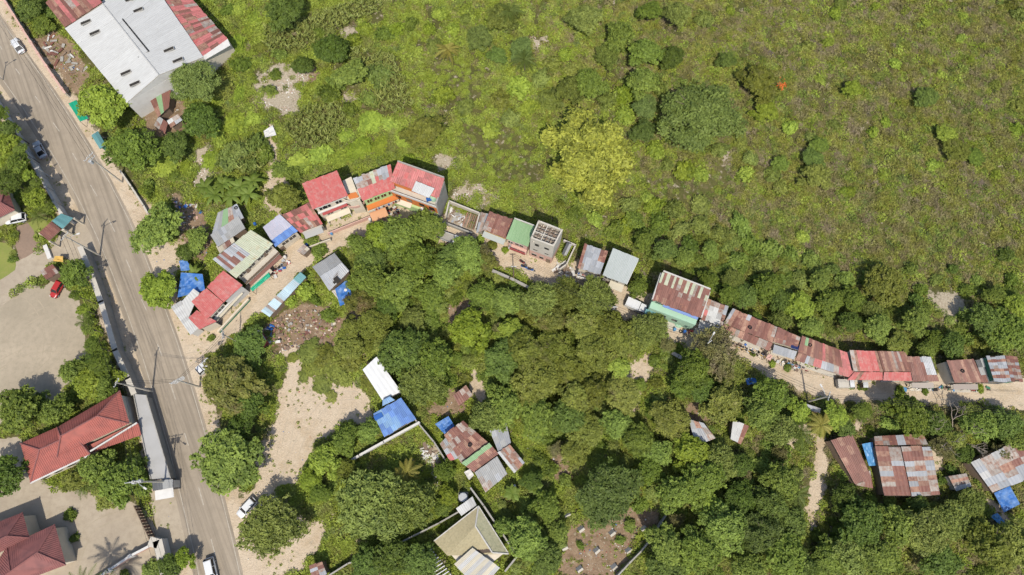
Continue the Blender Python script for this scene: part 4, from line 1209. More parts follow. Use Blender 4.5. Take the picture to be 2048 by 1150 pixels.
# ---- mint house
h = House('mint_house', 'mint green house with rust roof slit by pale strips inside a white parapet', 'house', (1305, 600), (1401, 636), (1421, 580), (1325, 543), 6.4, 7.4, ['YRYRYRYRYRYPRYRR', 'YRYRYRPRYRYPRYRY', 'RRRRRRRPRRPRRRRP', 'RRRRRRRRRRRRRRRR', 'RrRrRRRRRRRRRRRR'], M_MINT, .3, 2)
for e in (1, 2, 3): h.parapet(e, .35, M_FRAME, .25)
h.eb('blue_awning', 0, .22, 1.0, 5.8, 5.9, .02, .6, M_BLUEP, drop=.2)
h.eb('front_wall', 0, -.02, 1.02, -.05, 4.4, .02, 1.3, M_MINT)
for t in (.15, .42, .68): h.eb('window', 0, t - .09, t + .09, 4.7, 5.3, -.02, .06, M_GLASS)
for t in (.34, .6): h.eb('window', 0, t - .06, t + .06, 2.0, 3.0, 1.28, 1.36, M_GLASS)
h.eb('lower_roof', 0, -.06, .25, 2.9, 3.0, 1.31, 3.4, S['T'], drop=.3)
for t in (-.05, .23): h.eb('porch_post', 0, t, t + .012, 0, 2.7, 3.1, 3.2, M_GREENP)
h.eb('step', 0, .3, .8, 0, .25, 1.31, 2.6, M_CONCL)
# ---- patched hip shack
h = House('patched_shack', 'shack with a crumpled pale and rusty hipped roof next to the mint house', 'shack', (1402, 640), (1445, 651), (1457, 613), (1416, 597), 3.2, 4.0, ['rPPrG', 'PwWPG', 'dWWwr', 'RwWWP'], M_WOOD)
h.eb('awning', 0, -.1, 1.1, 2.3, 2.36, 0, 1.6, S['W'], drop=.3)
h.eb('awning', 0, -.25, .6, 1.9, 1.96, 1.7, 2.9, S['C'], drop=.3)
# ---- the long terrace of rusty houses
def terrace(label, A, B, C, D, zf, zb, pat, fpx, fz, fpat, wall, feats=True, group='rusty terrace houses along the alley'):
    hh = House('terrace_house', label, 'house', A, B, C, D, zf, zb, pat, wall, .15, 3, group)
    if fpx: hh.plane(*fpx, fz[0], fz[1], fpat)
    if feats:
        hh.eb('awning', 0, .05, .95, 2.1, 2.16, .3, 1.3, S['P'], drop=.2)
        hh.door(0, .3); hh.win(0, .68, .9, 1.2, 1.0); hh.eb('porch_step', 0, .2, .9, 0, .18, .02, 1.6, M_CONCL)
        for t in (.06, .5, .94): hh.eb('porch_post', 0, t, t + .02, 0, 1.9, 1.15, 1.25, M_WOOD)
    return hh
terrace('long terrace house with grey-streaked rust sheets, next to the crumpled hip roof', (1447, 647), (1545, 685), (1555, 654), (1465, 617), 3.4, 4.3,
        ['GrrrrGRRrRRRrP', 'GrRRrrRRrRRRrP', 'PrRRRrRRRRRRrr'], ((1442, 660), (1538, 702), (1545, 686), (1447, 648)), (2.6, 3.2), ['rRrPrRRRRPPR'], M_CREAM)
terrace('terrace house with dark rust roof, one blue solar panel and a grey awning', (1546, 684), (1594, 697), (1601, 674), (1556, 654), 3.5, 4.2,
        ['RRRRrP', 'RRRRRr', 'rRPRRR'], ((1545, 705), (1588, 719), (1594, 703), (1548, 689)), (2.6, 3.2), ['GGGGGG'], M_CREAM)
q = thing('solar_panel', 'small dark blue solar panel on a rust roof', 'solar panel', P(1590, 694, 3.55)); ORG[q.name] = P(1590, 694, 3.55)
MB().box(P(1590, 694, 3.62), (1.5, .8, .05), -.3).build('panel_glass', plain('solar_cells', (.02, .03, .10), (.03, .04, .12), 3, .2), q)
MB().box(P(1590, 694, 3.55), (1.6, .9, .06), -.3).build('panel_frame', M_STEEL, q)
terrace('bent terrace house with rust roof fading into pinkish red at its right end', (1596, 704), (1703, 741), (1694, 705), (1604, 671), 3.6, 4.5,
        ['RNRrRRdrRrRRdd', 'RrRrRRdrRrRRdd'], ((1590, 720), (1711, 759), (1709, 742), (1597, 705)), (2.8, 3.3), ['rRGPddGGGPdddd'], M_CREAM)
terrace('terrace house with the reddest roof, one pale streaked strip on its left', (1707, 743), (1766, 743), (1754, 702), (1699, 700), 3.7, 4.5,
        ['PrDDDDDr', 'PrDDDDDr'], ((1694, 760), (1765, 760), (1765, 744), (1709, 744)), (2.9, 3.4), ['dDrDDDDD'], M_CONCL)
terrace('terrace house with brown and white striped roof over a red front strip', (1767, 743), (1825, 743), (1811, 703), (1755, 702), 3.7, 4.5,
        ['RrRrPRPRRr', 'RrRrPRrRRR'], ((1766, 761), (1825, 762), (1826, 744), (1768, 744)), (2.9, 3.4), ['dDdDDdDd'], M_YELL)
terrace('terrace house with dark rust roof patched by one big blue-grey sheet', (1826, 762), (1878, 762), (1861, 713), (1815, 713), 3.2, 4.2,
        ['rRRGGG', 'RRRRGG', 'RRRRGG', 'RRRRRR'], None, None, None, M_CREAM)
terrace('terrace house with brown sheet roof standing alone before the end house', (1909, 765), (1968, 765), (1947, 718), (1893, 721), 3.2, 4.2,
        ['RRRRrRRrR', 'RRrRrRRrR'], None, None, None, M_CONC)
h = House('low_shed', 'low dark grey shed roof squeezed beside the end house', 'shed', (1968, 766), (1988, 764), (1972, 716), (1950, 720), 2.4, 2.8, ['KM', 'MK', 'RK'], M_WOOD)
h = House('end_house', 'last house of the row, gable roof in grey and rust stripes, dark green wall', 'house', (1988, 762), (2022, 762), (2009, 711), (1972, 713), 4.4, 4.4, ['GGGG', 'rRRr', 'GGGG', 'GPGG', 'RrrR', 'GGPG', 'rRRr', 'GGGG'], M_GREENP, .2, 2, zl=(4.0, 5.0, 5.0, 4.0))
h.plane((2022, 762), (2046, 763), (2033, 713), (2009, 711), 5, 5, ['RRr', 'rRR', 'PPG', 'RRR', 'rPP', 'RRr', 'GPP', 'RrR'], 2, zl=(5.0, 4.0, 4.0, 5.0))
h.block((2022, 762), (2046, 763), (2033, 713), (2009, 711), 3.9, M_GREENP, over=.2)
h.win(0, .5, 1.2, 1.1, 1.0); h.eb('wall_panel', 0, 0, 1.6, 0, 3.6, .01, .06, S['K'])
# ---- alley gabled shed and light-blue roof
h = House('gabled_shed', 'grey gabled shed on the lower side of the alley', 'shed', (659, 582), (699, 542), (684, 525), (640, 553), 3.2, 4.0, ['GGGGGG'], M_WOOD)
h.plane((640, 553), (684, 525), (669, 506), (625, 534), 4.0, 3.2, ['MMMMMM'])
h.block((640, 553), (684, 525), (669, 506), (625, 534), 3.1, M_WOOD, over=.3)
MB().box(P(674, 560, 3.75), (.9, 1.3, .1), .7).build('roof_hatch', M_DARK, h.root)
MB().box(P(669, 565, 3.7), (.5, .5, .1), .7).build('roof_hatch', M_DARK, h.root)
h = House('light_blue_lean_to', 'long narrow light blue roof running beside the alley', 'shed', (539, 634), (613, 554), (601, 544), (522, 622), 2.6, 2.9, ['LLPLLPLLLLLLTT'], M_WOOD)
tarp('blue_tarpaulin', 'bright blue tarpaulin below the grey gabled shed', [(680, 612), (708, 600), (693, 560), (670, 578)], 2.0, M_TARP, seed=5)
tarp('pale_tarpaulin', 'pale grey tarpaulin strip beside the blue one below the gabled shed', [(690, 610), (682, 606), (663, 582), (672, 578)], 1.6, M_CONCL, 'tarpaulin', .1, 4, 15)
MB().tube([P(691, 580, 2.1), P(691, 580, 2.3)], .3, 10).solo('white_basin', M_WHITE, 'small white basin lying on the blue tarpaulin', 'basin')
h = House('white_hut', 'small white roofed hut at the alley entrance', 'hut', (518, 696), (533, 681), (517, 655), (482, 683), 2.8, 3.0, ['WwW', 'WWW'], M_REDP)
# ---- blue-tarp shack by the road
tarp('blue_tarp_shelter', 'bright blue tarpaulin shelter by the road beside the corner house', [(355, 595), (410, 580), (405, 548), (362, 545)], 2.6, M_TARP, 'shelter', .3, 9, 8, corner_z=(2.4, 3.0, 3.2, 2.6))
tarp('blue_tarp_shelter', 'small blue tarpaulin flap above the bigger roadside shelter', [(362, 542), (384, 540), (372, 517), (358, 522)], 2.2, M_TARP, 'shelter', .2, 5, 9)
# ---- middle: white and blue roofs
h = House('white_roofed_shed', 'long bright white roofed shed poking out from the trees', 'shed', (765, 801), (803, 784), (753, 713), (725, 739), 3.0, 3.4, ['ZZ', 'ZZ', 'ZZ', 'ZZ'], M_WHITE, ribs=2)
h = House('blue_roofed_house', 'house with a patched bright blue roof at the dirt clearing', 'house', (769, 875), (832, 837), (802, 795), (746, 827), 3.4, 3.8, ['BbBBBBB', 'bbbBBBB', 'BbbbBBB', 'BBbbBBB'], M_WHITE, .3)
h.plane((765, 812), (790, 800), (780, 793), (765, 800), 3.7, 3.9, ['bb'])
MB().box(P(757, 833, 3.9), (1.6, .9, .12), .5).build('roof_hatch', M_BLUEP, h.root)
h.eb('porch_frame', 3, .1, .5, 2.2, 2.3, 0, 1.8, M_WOOD)
MB().box(P(750, 851, 1.0), (1.6, 1.0, .8), .5).solo('storage_cage', M_DARK, 'dark wire cage standing beside the blue-roofed house', 'cage')
wallrun('garden_wall', 'white garden wall running from the blue roof down to the bushes', [(842, 846), (770, 885), (722, 912), (700, 925)], 2.0, M_WHITE, .3, piers=0)
wallrun('garden_wall', 'thin wall between the blue-roofed house and the rust cluster', [(832, 840), (870, 885), (895, 925)], 1.6, M_CONC, .2, piers=0)
# ---- rust cluster
h = House('rust_cluster_house', 'rust roofed shack with a pale green ridge strip in the middle trees', 'shack', (923, 927), (978, 886), (926, 841), (888, 870), 2.8, 3.6, ['rPRRRPPR', 'PRPRRRPP', 'RrRrRrRR', 'PRRRrrrr'], M_WOOD, .2)
h.plane((949, 945), (997, 907), (978, 885), (923, 926), 2.6, 3.5, ['NNNNNNN', 'RRrRRrR', 'RrRRRRR'])
h.block((949, 945), (997, 907), (978, 885), (923, 926), 2.5, M_WOOD, over=.2)
h.plane((900, 922), (922, 915), (893, 873), (880, 888), 2.5, 2.7, ['PG', 'GP', 'dG'])
h = House('grey_patch_shack', 'dull grey roofed shack joined to the rust cluster', 'shack', (971, 985), (1015, 948), (994, 912), (949, 944), 2.5, 3.0, ['MMMMM', 'PMMMM', 'PPMGM'], M_WOOD, .2)
h = House('striped_shack', 'small shack with grey and rust striped roof edged white', 'shack', (1028, 946), (1050, 926), (1020, 889), (995, 905), 2.5, 2.9, ['WPrPr', 'WrPrP', 'WPrrG'], M_WOOD, .2)
h = House('grey_shack', 'grey sheet shack above the striped shack in the middle trees', 'shack', (997, 905), (1022, 886), (1012, 842), (978, 858), 2.6, 2.8, ['GGM', 'MGG', 'GMG'], M_WOOD, .2)
tarp('blue_tarpaulin', 'bright blue tarpaulin at the upper left of the rust cluster', [(889, 868), (909, 852), (897, 832), (870, 848)], 2.0, M_TARP, seed=6)
tarp('white_tarpaulin', 'white tarpaulin scrap at the lower left of the rust cluster', [(938, 960), (948, 950), (940, 938), (928, 944)], 1.4, M_WHITE, 'tarpaulin', .1, 4, 16)
h = House('tiny_rust_shack', 'tiny rust roofed shack in a gap of the trees', 'shack', (918, 812), (946, 790), (932, 770), (906, 790), 2.3, 2.6, ['RPr', 'RRP'], M_WOOD, .2)
# ---- thatched house at the bottom
def thatch_house():
    root = thing('thatched_house', 'house with weathered thatched hip roof half covered in pale sheets', 'house', P(935, 1090))
    ze, zr = 3.2, 4.1
    A, B, C, D = P(868, 1082, ze), P(945, 1165, ze), P(1017, 1107, ze), P(957, 1012, ze)
    r1, r2 = P(951, 1052, zr), P(985, 1105, zr)
    th = thatch = plain('thatch', (.42, .36, .22), (.30, .26, .155), 3.0, .95, .1, 0, .8)
    rr = random.Random(2)
    def shingle(a, b, c, d, rows, cols, nm, mat):
        """rows of overlapping bundles"""
        base = slab(a, b, c, d, .3, .4).build('roof', M_DECK, root)
        nrm = (b - a).cross(d - a).normalized()
        if nrm.z < 0: nrm = -nrm
        for j in range(rows):
            m = MB()
            for i in range(cols):
                s0, s1 = i / cols, (i + 1) / cols
                t0, t1 = j / rows - rr.uniform(.02, .09), (j + 1) / rows
                t0 = max(t0, 0)
                f = lambda s, t, z: lerp(lerp(a, b, s), lerp(d, c, s), t) + nrm * z
                k = rr.uniform(.0, .05)
                lo = [f(s0, t0, .03 + k), f(s1, t0, .03 + k), f(s1, t1, .01), f(s0, t1, .01)]
                hi = [f(s0, t0, .12 + k), f(s1, t0, .10 + k), f(s1, t1, .03), f(s0, t1, .03)]
                m.prism(lo, hi)
            o = m.build(nm, mat, base); o['kind'] = 'stuff'
    shingle(A, lerp(A, B, .35), r1, D, 9, 34, 'thatch_course', th)
    grn = plain('mossy_thatch', (.40, .38, .25), (.26, .26, .16), 2.2, .95, .1, 0, .9)
    shingle(C, D, r1, r2, 9, 40, 'thatch_course', grn)
    shingle(lerp(A, B, .35), C, r2, r1, 5, 30, 'thatch_course', th)
    a, b, c, d = P(908, 1128, 3.5), P(960, 1180, 3.0), P(1000, 1135, 3.3), P(945, 1095, 3.95)
    base = slab(a, b, c, d, -.2, -.12).build('sheet_roof', M_DECK, root)
    sheets(base, *[p + Vector((0, 0, .2)) for p in (a, b, c, d)], ['CwCwCwCw'], 3)
    for p, q in ((D, r1), (r1, r2), (C, r2)): MB().tube([p + Vector((0, 0, .15)), q + Vector((0, 0, .15))], .15, 6).build('ridge_cap', M_FRAME, root)
    o = inset([A, B, C, D], .5)
    MB().prism([Vector((p.x, p.y, -.05)) for p in o], [Vector((p.x, p.y, 3.0)) for p in o]).build('wall', M_CREAM, root)
    FOOT.append([(p.x, p.y) for p in o])
    for p, q in ((A, D), (D, C)):
        d_ = q - p; MB().box((p + q) / 2 + Vector((0, 0, -.02)), (d_.length, .18, .16), math.atan2(d_.y, d_.x)).build('gutter', M_FRAME, root)
thatch_house()
pg = thing('pergola', 'black and white slatted pergola left of the thatched house', 'pergola', P(865, 1125))
for k in range(11):
    a, b = P(838 + k * 4.2, 1106 + k * 5.6, 2.5), P(860 + k * 4.2, 1092 + k * 5.6, 2.5)
    d = b - a; MB().box((a + b) / 2, (d.length, .16, .14), math.atan2(d.y, d.x)).build('slat', M_WHITE, pg)
for x, y in ((840, 1107), (862, 1094), (880, 1160), (902, 1148)):
    q = P(x, y, 0); MB().box(q, (.15, .15, 2.5)).build('post', M_BLACK, pg)
for (x0, y0), (x1, y1) in (((840, 1107), (882, 1163)), ((860, 1094), (904, 1150))):
    a, b = P(x0, y0, 2.36), P(x1, y1, 2.36); d = b - a
    MB().box((a + b) / 2, (d.length, .14, .13), math.atan2(d.y, d.x)).build('beam', M_BLACK, pg)
h = House('white_annex', 'flat white roofed annex with a water tank, above the thatched house', 'annex', (923, 1032), (953, 1010), (945, 993), (912, 1017), 2.8, 2.9, ['WWw'], M_WHITE, .15)
drum('pale steel water tank on a stand above the thatched house', (927, 994), M_STEEL, .8, 1.4, .6, 'water tank', 'water_tank')
MB().box(P(927, 994), (1.8, 1.8, .6)).solo('tank_stand', M_CONC, 'concrete stand under the pale steel water tank', 'stand')
wallrun('compound_wall', 'tall side wall right of the thatched house', [(1010, 1140), (1034, 1110), (1020, 1088), (968, 1010), (942, 975)], 2.2, M_CONC, .22, piers=0)
wallrun('compound_wall', 'weathered wall left of the thatched house reaching the rusty hut', [(920, 1022), (880, 1045), (800, 1085), (700, 1125), (660, 1150)], 1.8, M_CONC, .2, piers=0)
h = House('rusty_hut', 'small rust and grey striped hut at the bottom edge by the road', 'hut', (625, 1160), (654, 1148), (644, 1122), (618, 1132), 3.0, 3.0, ['Rr', 'GR', 'rP', 'RG'], M_WOOD, .15)
# ---- small sheds in the lower right trees
h = House('leaf_littered_shed', 'grey and rusty shed half hidden by tree leaves', 'shed', (1392, 893), (1431, 876), (1408, 847), (1377, 838), 2.5, 2.8, ['MrG', 'GGP', 'MGP'], M_WOOD, .2)
h = House('white_red_shed', 'small shed with white left half and rusty red right half', 'shed', (1461, 878), (1482, 888), (1498, 852), (1466, 840), 2.5, 2.9, ['WWR', 'WwR', 'WWr'], M_WOOD, .2)
# ---- lower right rust cluster
h = House('leaning_rust_shack', 'crooked dark rust roofed shack by the footpath', 'shack', (1710, 969), (1744, 958), (1704, 868), (1661, 880), 2.7, 3.2, ['RrRR', 'RRrR', 'rRRR', 'RRRr', 'RRRR'], M_WOOD, .2)
h.plane((1712, 970), (1746, 976), (1740, 940), (1722, 950), 2.3, 2.6, ['CP', 'PR'])
tarp('blue_tarpaulin', 'sky blue tarpaulin strung between two rust shacks', [(1738, 932), (1754, 931), (1745, 884), (1724, 888)], 2.1, M_TARPL, sag=.15, seed=7)
h = House('patched_double_shack', 'large patchwork roofed shack, left half browner than its pale right half', 'shack', (1768, 992), (1822, 992), (1799, 892), (1749, 892), 2.9, 3.3, ['RP', 'rP', 'RP', 'rG', 'PR', 'GR', 'rR', 'PR', 'RR', 'RR'], M_WOOD, .2)
h.plane((1824, 994), (1880, 990), (1861, 891), (1801, 892), 2.8, 3.2, ['PrG', 'RRP', 'RRr', 'GPG', 'PrG', 'GGP', 'rPr', 'GrP', 'rRP', 'GPR'])
h.block((1824, 994), (1880, 990), (1861, 891), (1801, 892), 2.7, M_WOOD, over=.2)
h.plane((1750, 891), (1856, 889), (1846, 867), (1748, 873), 3.3, 2.8, ['PrRGRrPr', 'rPRGrRrP'])
h.block((1750, 891), (1856, 889), (1846, 867), (1748, 873), 2.7, M_WOOD, over=.2)
h = House('tiny_striped_shed', 'tiny shed with one rusty stripe on a pale roof', 'shed', (1912, 982), (1943, 972), (1932, 946), (1896, 952), 2.2, 2.4, ['P', 'r', 'P', 'w'], M_CONC, .15, 4)
h = House('edge_shack', 'large grey and rust patched shack cut off by the right edge', 'shack', (1985, 985), (2100, 940), (2062, 868), (1941, 925), 2.8, 3.4, ['wPwPRr', 'GPPPRr', 'wPrRPG', 'GGPGGr', 'PGGGGG'], M_WOOD, .2, 3)
tarp('blue_tarpaulin', 'deep blue tarpaulin below the shack at the right edge', [(2008, 1025), (2040, 1008), (2020, 972), (1988, 986)], 1.7, M_TARP, seed=10)
tarp('turquoise_tarpaulin', 'turquoise tarpaulin scrap on the ground near the bottom right', [(2000, 1050), (2014, 1048), (1995, 1026), (1980, 1032)], .5, M_TARPL, 'tarpaulin', .05, 5, 11)
tarp('blue_tarpaulin', 'blue and white striped tarpaulin in the bushes below the rust terrace', [(1495, 770), (1515, 766), (1510, 756), (1490, 756)], 1.2, M_TARP, sag=.1, seed=12)
tarp('blue_tarpaulin', 'small blue tarpaulin caught in the tree canopy', [(1107, 655), (1117, 653), (1108, 640), (1102, 643)], 3.0, M_TARPL, sag=.1, seed=13)
# ---- lots of field things
tarp('white_tarpaulin', 'white tarpaulin lying beside a corn patch', [(530, 275), (553, 270), (545, 250), (527, 262)], .8, M_WHITE, 'tarpaulin', .1, 6, 14)
# ---- compounds on the left
def red_house():
    root = thing('red_tiled_house', 'large hip roofed house of red barrel tiles at the lower left', 'house', P(160, 895))
    z = lambda a, b: (a / 2.875, 750 + b / 2.875)
    hip(root, z(175, 618), z(520, 455), z(430, 255), z(118, 393), z(228, 428), z(420, 340), 4.2, 6.0, M_TILE, M_TILE2, M_CREAM)
    hip(root, z(330, 470), z(745, 278), z(690, 90), z(330, 300), z(350, 350), z(560, 235), 5.0, 7.2, M_TILE, M_TILE2, M_CREAM)
    q = [P(*z(500, 455), 3.0), P(*z(812, 400), 3.0), P(*z(790, 275), 3.8), P(*z(490, 425), 3.8)]
    ribbed(root, 'veranda_roof', [P(*z(520, 450), 3.0), P(*z(812, 345), 3.0), P(*z(790, 268), 3.6), P(*z(505, 408), 3.6)], M_TILE)
    for (a, b) in ((z(178, 622), z(520, 460)), (z(520, 440), z(790, 275))):
        p, q2 = P(*a, 4.0), P(*b, 4.0); d = q2 - p
        MB().box((p + q2) / 2, (d.length, .25, .25), math.atan2(d.y, d.x)).build('gutter', M_WHITE, root)
    for t in (.2, .45, .7):
        p = lerp(P(*z(200, 610), 1.6), P(*z(500, 470), 1.6), t)
        f = MB().box(p + Vector((.1, -.1, 0)), (1.4, .4, 1.3), math.radians(24)).build('window', M_WHITE, root)
        MB().box(p + Vector((.12, -.16, .1)), (1.2, .4, 1.1), math.radians(24)).build('pane', M_GLASS, f)
    for t in (0, .33, .66, 1):
        p = lerp(P(*z(525, 452), 0), P(*z(806, 350), 0), t)
        MB().box(p, (.3, .3, 2.9)).build('veranda_post', M_WHITE, root)
red_house()
def plum_house():
    root = thing('plum_tiled_house', 'plum tiled hip roofed house cut off by the bottom left corner', 'house', P(40, 1110))
    z = lambda a, b: (a / 2.875, 750 + b / 2.875)
    hip(root, z(-260, 1150), z(170, 935), z(130, 790), z(-300, 960), z(-200, 1040), z(40, 925), 4.0, 6.4, M_TILE2, M_TILE2, M_CREAM)
    hip(root, z(-150, 1290), z(380, 1092), z(315, 858), z(40, 985), z(60, 1130), z(215, 1020), 4.0, 6.2, M_TILE2, M_TILE2, M_CREAM)
plum_house()
def side_house():
    root = thing('brown_roofed_house', 'house with a brown tiled roof peeping in at the left edge', 'house', P(-10, 415))
    hip(root, (-70, 470), (30, 420), (12, 372), (-80, 400), (-50, 425), (2, 405), 3.6, 5.2, M_TILE2, M_TILE2, M_CREAM)
side_house()
gh = thing('entrance_gate', 'covered entrance gate with one teal and one brown roof', 'gate', P(112, 455))
for pts, pat, nm in (([(126, 458), (147, 436), (123, 427), (104, 442)], ['TTTT'], 'gate_roof'), ([(98, 482), (123, 459), (103, 443), (78, 466)], ['RRRRR'], 'gate_roof')):
    q = [P(*p, 3.4) for p in pts]
    o = slab(*q).build(nm, M_WOOD, gh); sheets(o, *q, pat, 3)
    for p in q: MB().box((p.x, p.y, -.02), (.3, .3, 3.3)).build('gate_post', M_CREAM, gh)
wallrun('boundary_wall', 'long white topped boundary wall from the top left to the teal gate', [(-42, 140), (18, 232), (48, 281), (77, 330), (107, 383), (137, 435), (150, 448)], 2.4, M_WHITE, .35, M_FRAME)
wallrun('boundary_wall', 'grey boundary wall along the gravel lot and the road', [(177, 502), (198, 553), (219, 612), (247, 707), (272, 762), (284, 792)], 2.8, M_CONC, .75, M_CONCL, piers=0)
wallrun('boundary_wall', 'brick-edged wall between the road and the warehouse yard', [(-10, -30), (22, 15), (55, 68), (85, 115), (115, 160), (140, 195)], 1.6, M_CONCL, .3, M_PINK)
wallrun('roadside_wall', 'low retaining wall on the right roadside above the parked kiosk', [(245, 345), (268, 378), (292, 415), (300, 430)], 1.0, M_CONCL, .25, piers=0)
def parking_shed():
    A, B, C, D = [P(*q, 2.5) for q in ((302, 958), (343, 960), (293, 790), (268, 788))]
    root = thing('flat_roofed_shed', 'long flat concrete roofed shed along the road beside the red tiled house', 'shed', P(300, 880))
    MB().prism([p - Vector((0, 0, .25)) for p in (A, B, C, D)], [A, B, C, D]).build('roof_slab', plain('grey_slab', (.41, .40, .385), (.33, .32, .30), .5), root)
    i = inset([A, B, C, D], .25)
    MB().prism([Vector((p.x, p.y, -.05)) for p in i], [p - Vector((0, 0, .26)) for p in i]).build('wall', M_CONC, root)
    for a, b in ((A, D), (B, C)):
        d = b - a; MB().box((a + b) / 2 + Vector((0, 0, .01)), (d.length, .16, .22), math.atan2(d.y, d.x)).build('roof_kerb', M_CONC, root)
    FOOT.append([(p.x, p.y) for p in (A, B, C, D)])
parking_shed()
h = House('guard_hut', 'small dark guard hut with white canopy at the compound entrance', 'hut', (306, 982), (346, 975), (346, 958), (304, 962), 3.0, 3.0, ['KKMM'], M_WHITE, .15)
h.eb('canopy', 0, 0, 1, 2.6, 2.7, 0, 1.8, M_WHITE, drop=.2)
g = thing('sliding_gate', 'brown slatted sliding gate of the tiled compound', 'gate', P(300, 1040))
a, b = P(280, 1010), P(312, 1078)
d = (b - a); L = d.length; ang = math.atan2(d.y, d.x)
for k in range(12):
    MB().box(a + d * ((k + .5) / 12), (L / 12 * .82, .08, 2.2), ang).build('slat', S['R'] if k % 2 else M_WOOD, g)
for zz in (.15, 1.1, 2.2): MB().box((a + b) / 2 + Vector((0, 0, zz)), (L, .12, .1), ang).build('gate_rail', M_WOOD, g)
wallrun('compound_wall', 'white wall with a thick square end at the gate of the tiled compound', [(312, 1080), (330, 1085), (345, 1150), (355, 1220)], 2.4, M_WHITE, 1.2, M_CONCL, piers=0)
wallrun('compound_wall', 'low terracotta-edged wall crossing the courtyard of the plum tiled house', [(312, 1088), (270, 1110), (225, 1140), (180, 1170)], 1.6, M_PINK, .3, M_WHITE)
h = House('bench_shelter', 'brown roofed little shelter by the gravel lot with blue trim', 'shelter', (93, 560), (118, 545), (105, 528), (80, 543), 2.2, 2.3, ['PRRR', 'RRRP'], M_WOOD, .1)
tarp('yellow_canopy', 'yellow tarpaulin beside the brown roofed shelter', [(106, 522), (126, 524), (126, 512), (110, 512)], 1.6, M_YELL, 'tarpaulin', .1, 4, 20)
MB().box(P(98, 505), (.8, 3.2, .6), .5).solo('concrete_bench', M_WHITE, 'white concrete bench on the driveway edge', 'bench')
# ---- curved wall and rooster huts at the bottom
wallrun('curved_wall', 'thin curved grey wall winding through the trees at the bottom', [(1230, 1152), (1255, 1125), (1280, 1100), (1302, 1072), (1316, 1048), (1330, 1028), (1328, 1012)], 1.6, M_CONC, .18, piers=0)
wallrun('alley_wall', 'pale retaining wall below the alley beside the middle trees', [(985, 545), (1020, 560), (1060, 580), (1090, 602)], 1.4, M_CONC, .4, piers=0)
wallrun('alley_wall', 'short pale wall stub beside the alley below the mint house', [(1330, 702), (1375, 725)], 1.2, M_CONCL, .5, piers=0)
h = House('slatted_shed', 'small grey sheet lean-to by the alley bend on the right', 'shed', (1603, 815), (1640, 826), (1642, 817), (1604, 805), 2.2, 2.4, ['GGGG'], M_WOOD, .1)
HUTS = [(1135, 1030, 'beside the dark shade on the left'), (1162, 1058, 'second from the top, in brown soil'), (1224, 1066, 'under the big teal tree'), (1287, 1058, 'beside the curved wall top'), (1129, 1095, 'at the left edge of the brown soil'), (1193, 1101, 'in the middle of the brown soil'), (1257, 1101, 'next to the curved wall'), (1159, 1138, 'at the bottom left of the soil'), (1228, 1134, 'lowest, close to the curved wall')]
for x, y, w in HUTS:
    c = P(x, y); r = random.uniform(.3, .7)
    o = thing('rooster_hut', 'little pale pitched hut ' + w, 'hut', c, group='little huts on the brown soil')
    dx, dy = Vector((math.cos(r), math.sin(r), 0)), Vector((-math.sin(r), math.cos(r), 0))
    up = Vector((0, 0, 1))
    for s in (-1, 1):
        lo = [c - dx * .55 + dy * s * .5, c + dx * .55 + dy * s * .5, c + dx * .55 + up * .75, c - dx * .55 + up * .75]
        MB().prism(lo, [p + up * .06 for p in lo]).build('roof_panel', M_CONCL if s < 0 else M_FRAME, o)
    MB().prism([c + dx * .4 - dy * .36, c + dx * .4 + dy * .36, c + dx * .4 + up * .62], [c + dx * .45 - dy * .36, c + dx * .45 + dy * .36, c + dx * .45 + up * .62]).build('end_board', M_WOOD, o)
# ================================================================ vehicles, poles, wires, clutter
WHITEC, SILV, REDC = paint('white_car_paint', (.68, .68, .67)), paint('silver_car_paint', (.45, .48, .52)), paint('red_car_paint', (.42, .03, .025))
car('white sedan driving on the road at the top left', 'car', (39, 95), (24, 73), 4.3, 1.75, 1.45, WHITEC, name='white_car')
car('silver sedan parked in tree shade by the boundary wall', 'car', (83, 302), (68, 275), 4.4, 1.75, 1.45, SILV, name='silver_car')
car('white high-roofed car on the road at the bottom', 'car', (426, 1142), (433, 1175), 4.8, 1.85, 1.75, WHITEC, 'suv', 'white_car')
car('small red car beside the gravel lot', 'car', (118, 580), (108, 597), 3.6, 1.6, 1.45, REDC, 'suv', 'red_car')
car('white car under the roof edge at the left border', 'car', (36, 440), (12, 445), 4.2, 1.75, 1.6, WHITEC, 'suv', 'white_car')
car('white car half hidden under the roadside tree at the bottom', 'car', (496, 1015), (482, 1030), 4.0, 1.7, 1.5, WHITEC, 'suv', 'white_car')
truck('small white cab truck with open bed in the alley', 'truck', (903, 480), (930, 490), 5.0, 1.75, WHITEC, M_CONC, bed=True)
truck('white box van parked beside the mint house', 'van', (1271, 615), (1300, 628), 4.4, 1.8, WHITEC, WHITEC, 1.3, name='box_van')
truck('white tricycle-like cart with a box at the alley entrance', 'cart', (413, 735), (405, 742), 3.2, 1.5, WHITEC, WHITEC, 1.0, name='delivery_cart')
truck('small pale van parked under the reddest terrace roof', 'van', (1686, 769), (1700, 769), 3.4, 1.6, WHITEC, M_CONCL, 1.1, name='box_van')
for x, y, dx, dy, mt, lb in ((1050, 536, 8, 3, M_BLUEP, 'blue motorcycle parked in front of the pink house'), (1046, 527, 6, 4, M_REDP, 'red motorcycle parked by the pink house door'), (1062, 541, 8, 2, M_BLUEP, 'motorcycle with blue cover beside the concrete tower'),
                         (560, 536, 5, -4, M_BLACK, 'black motorcycle parked by the pale green house'), (553, 541, 5, -3, M_REDP, 'red motorcycle next to the pale green house'), (1940, 780, 6, 2, M_REDP, 'red motorcycle by the brown terrace house')):
    motorbike(lb, (x, y), (x + dx, y + dy), mt)
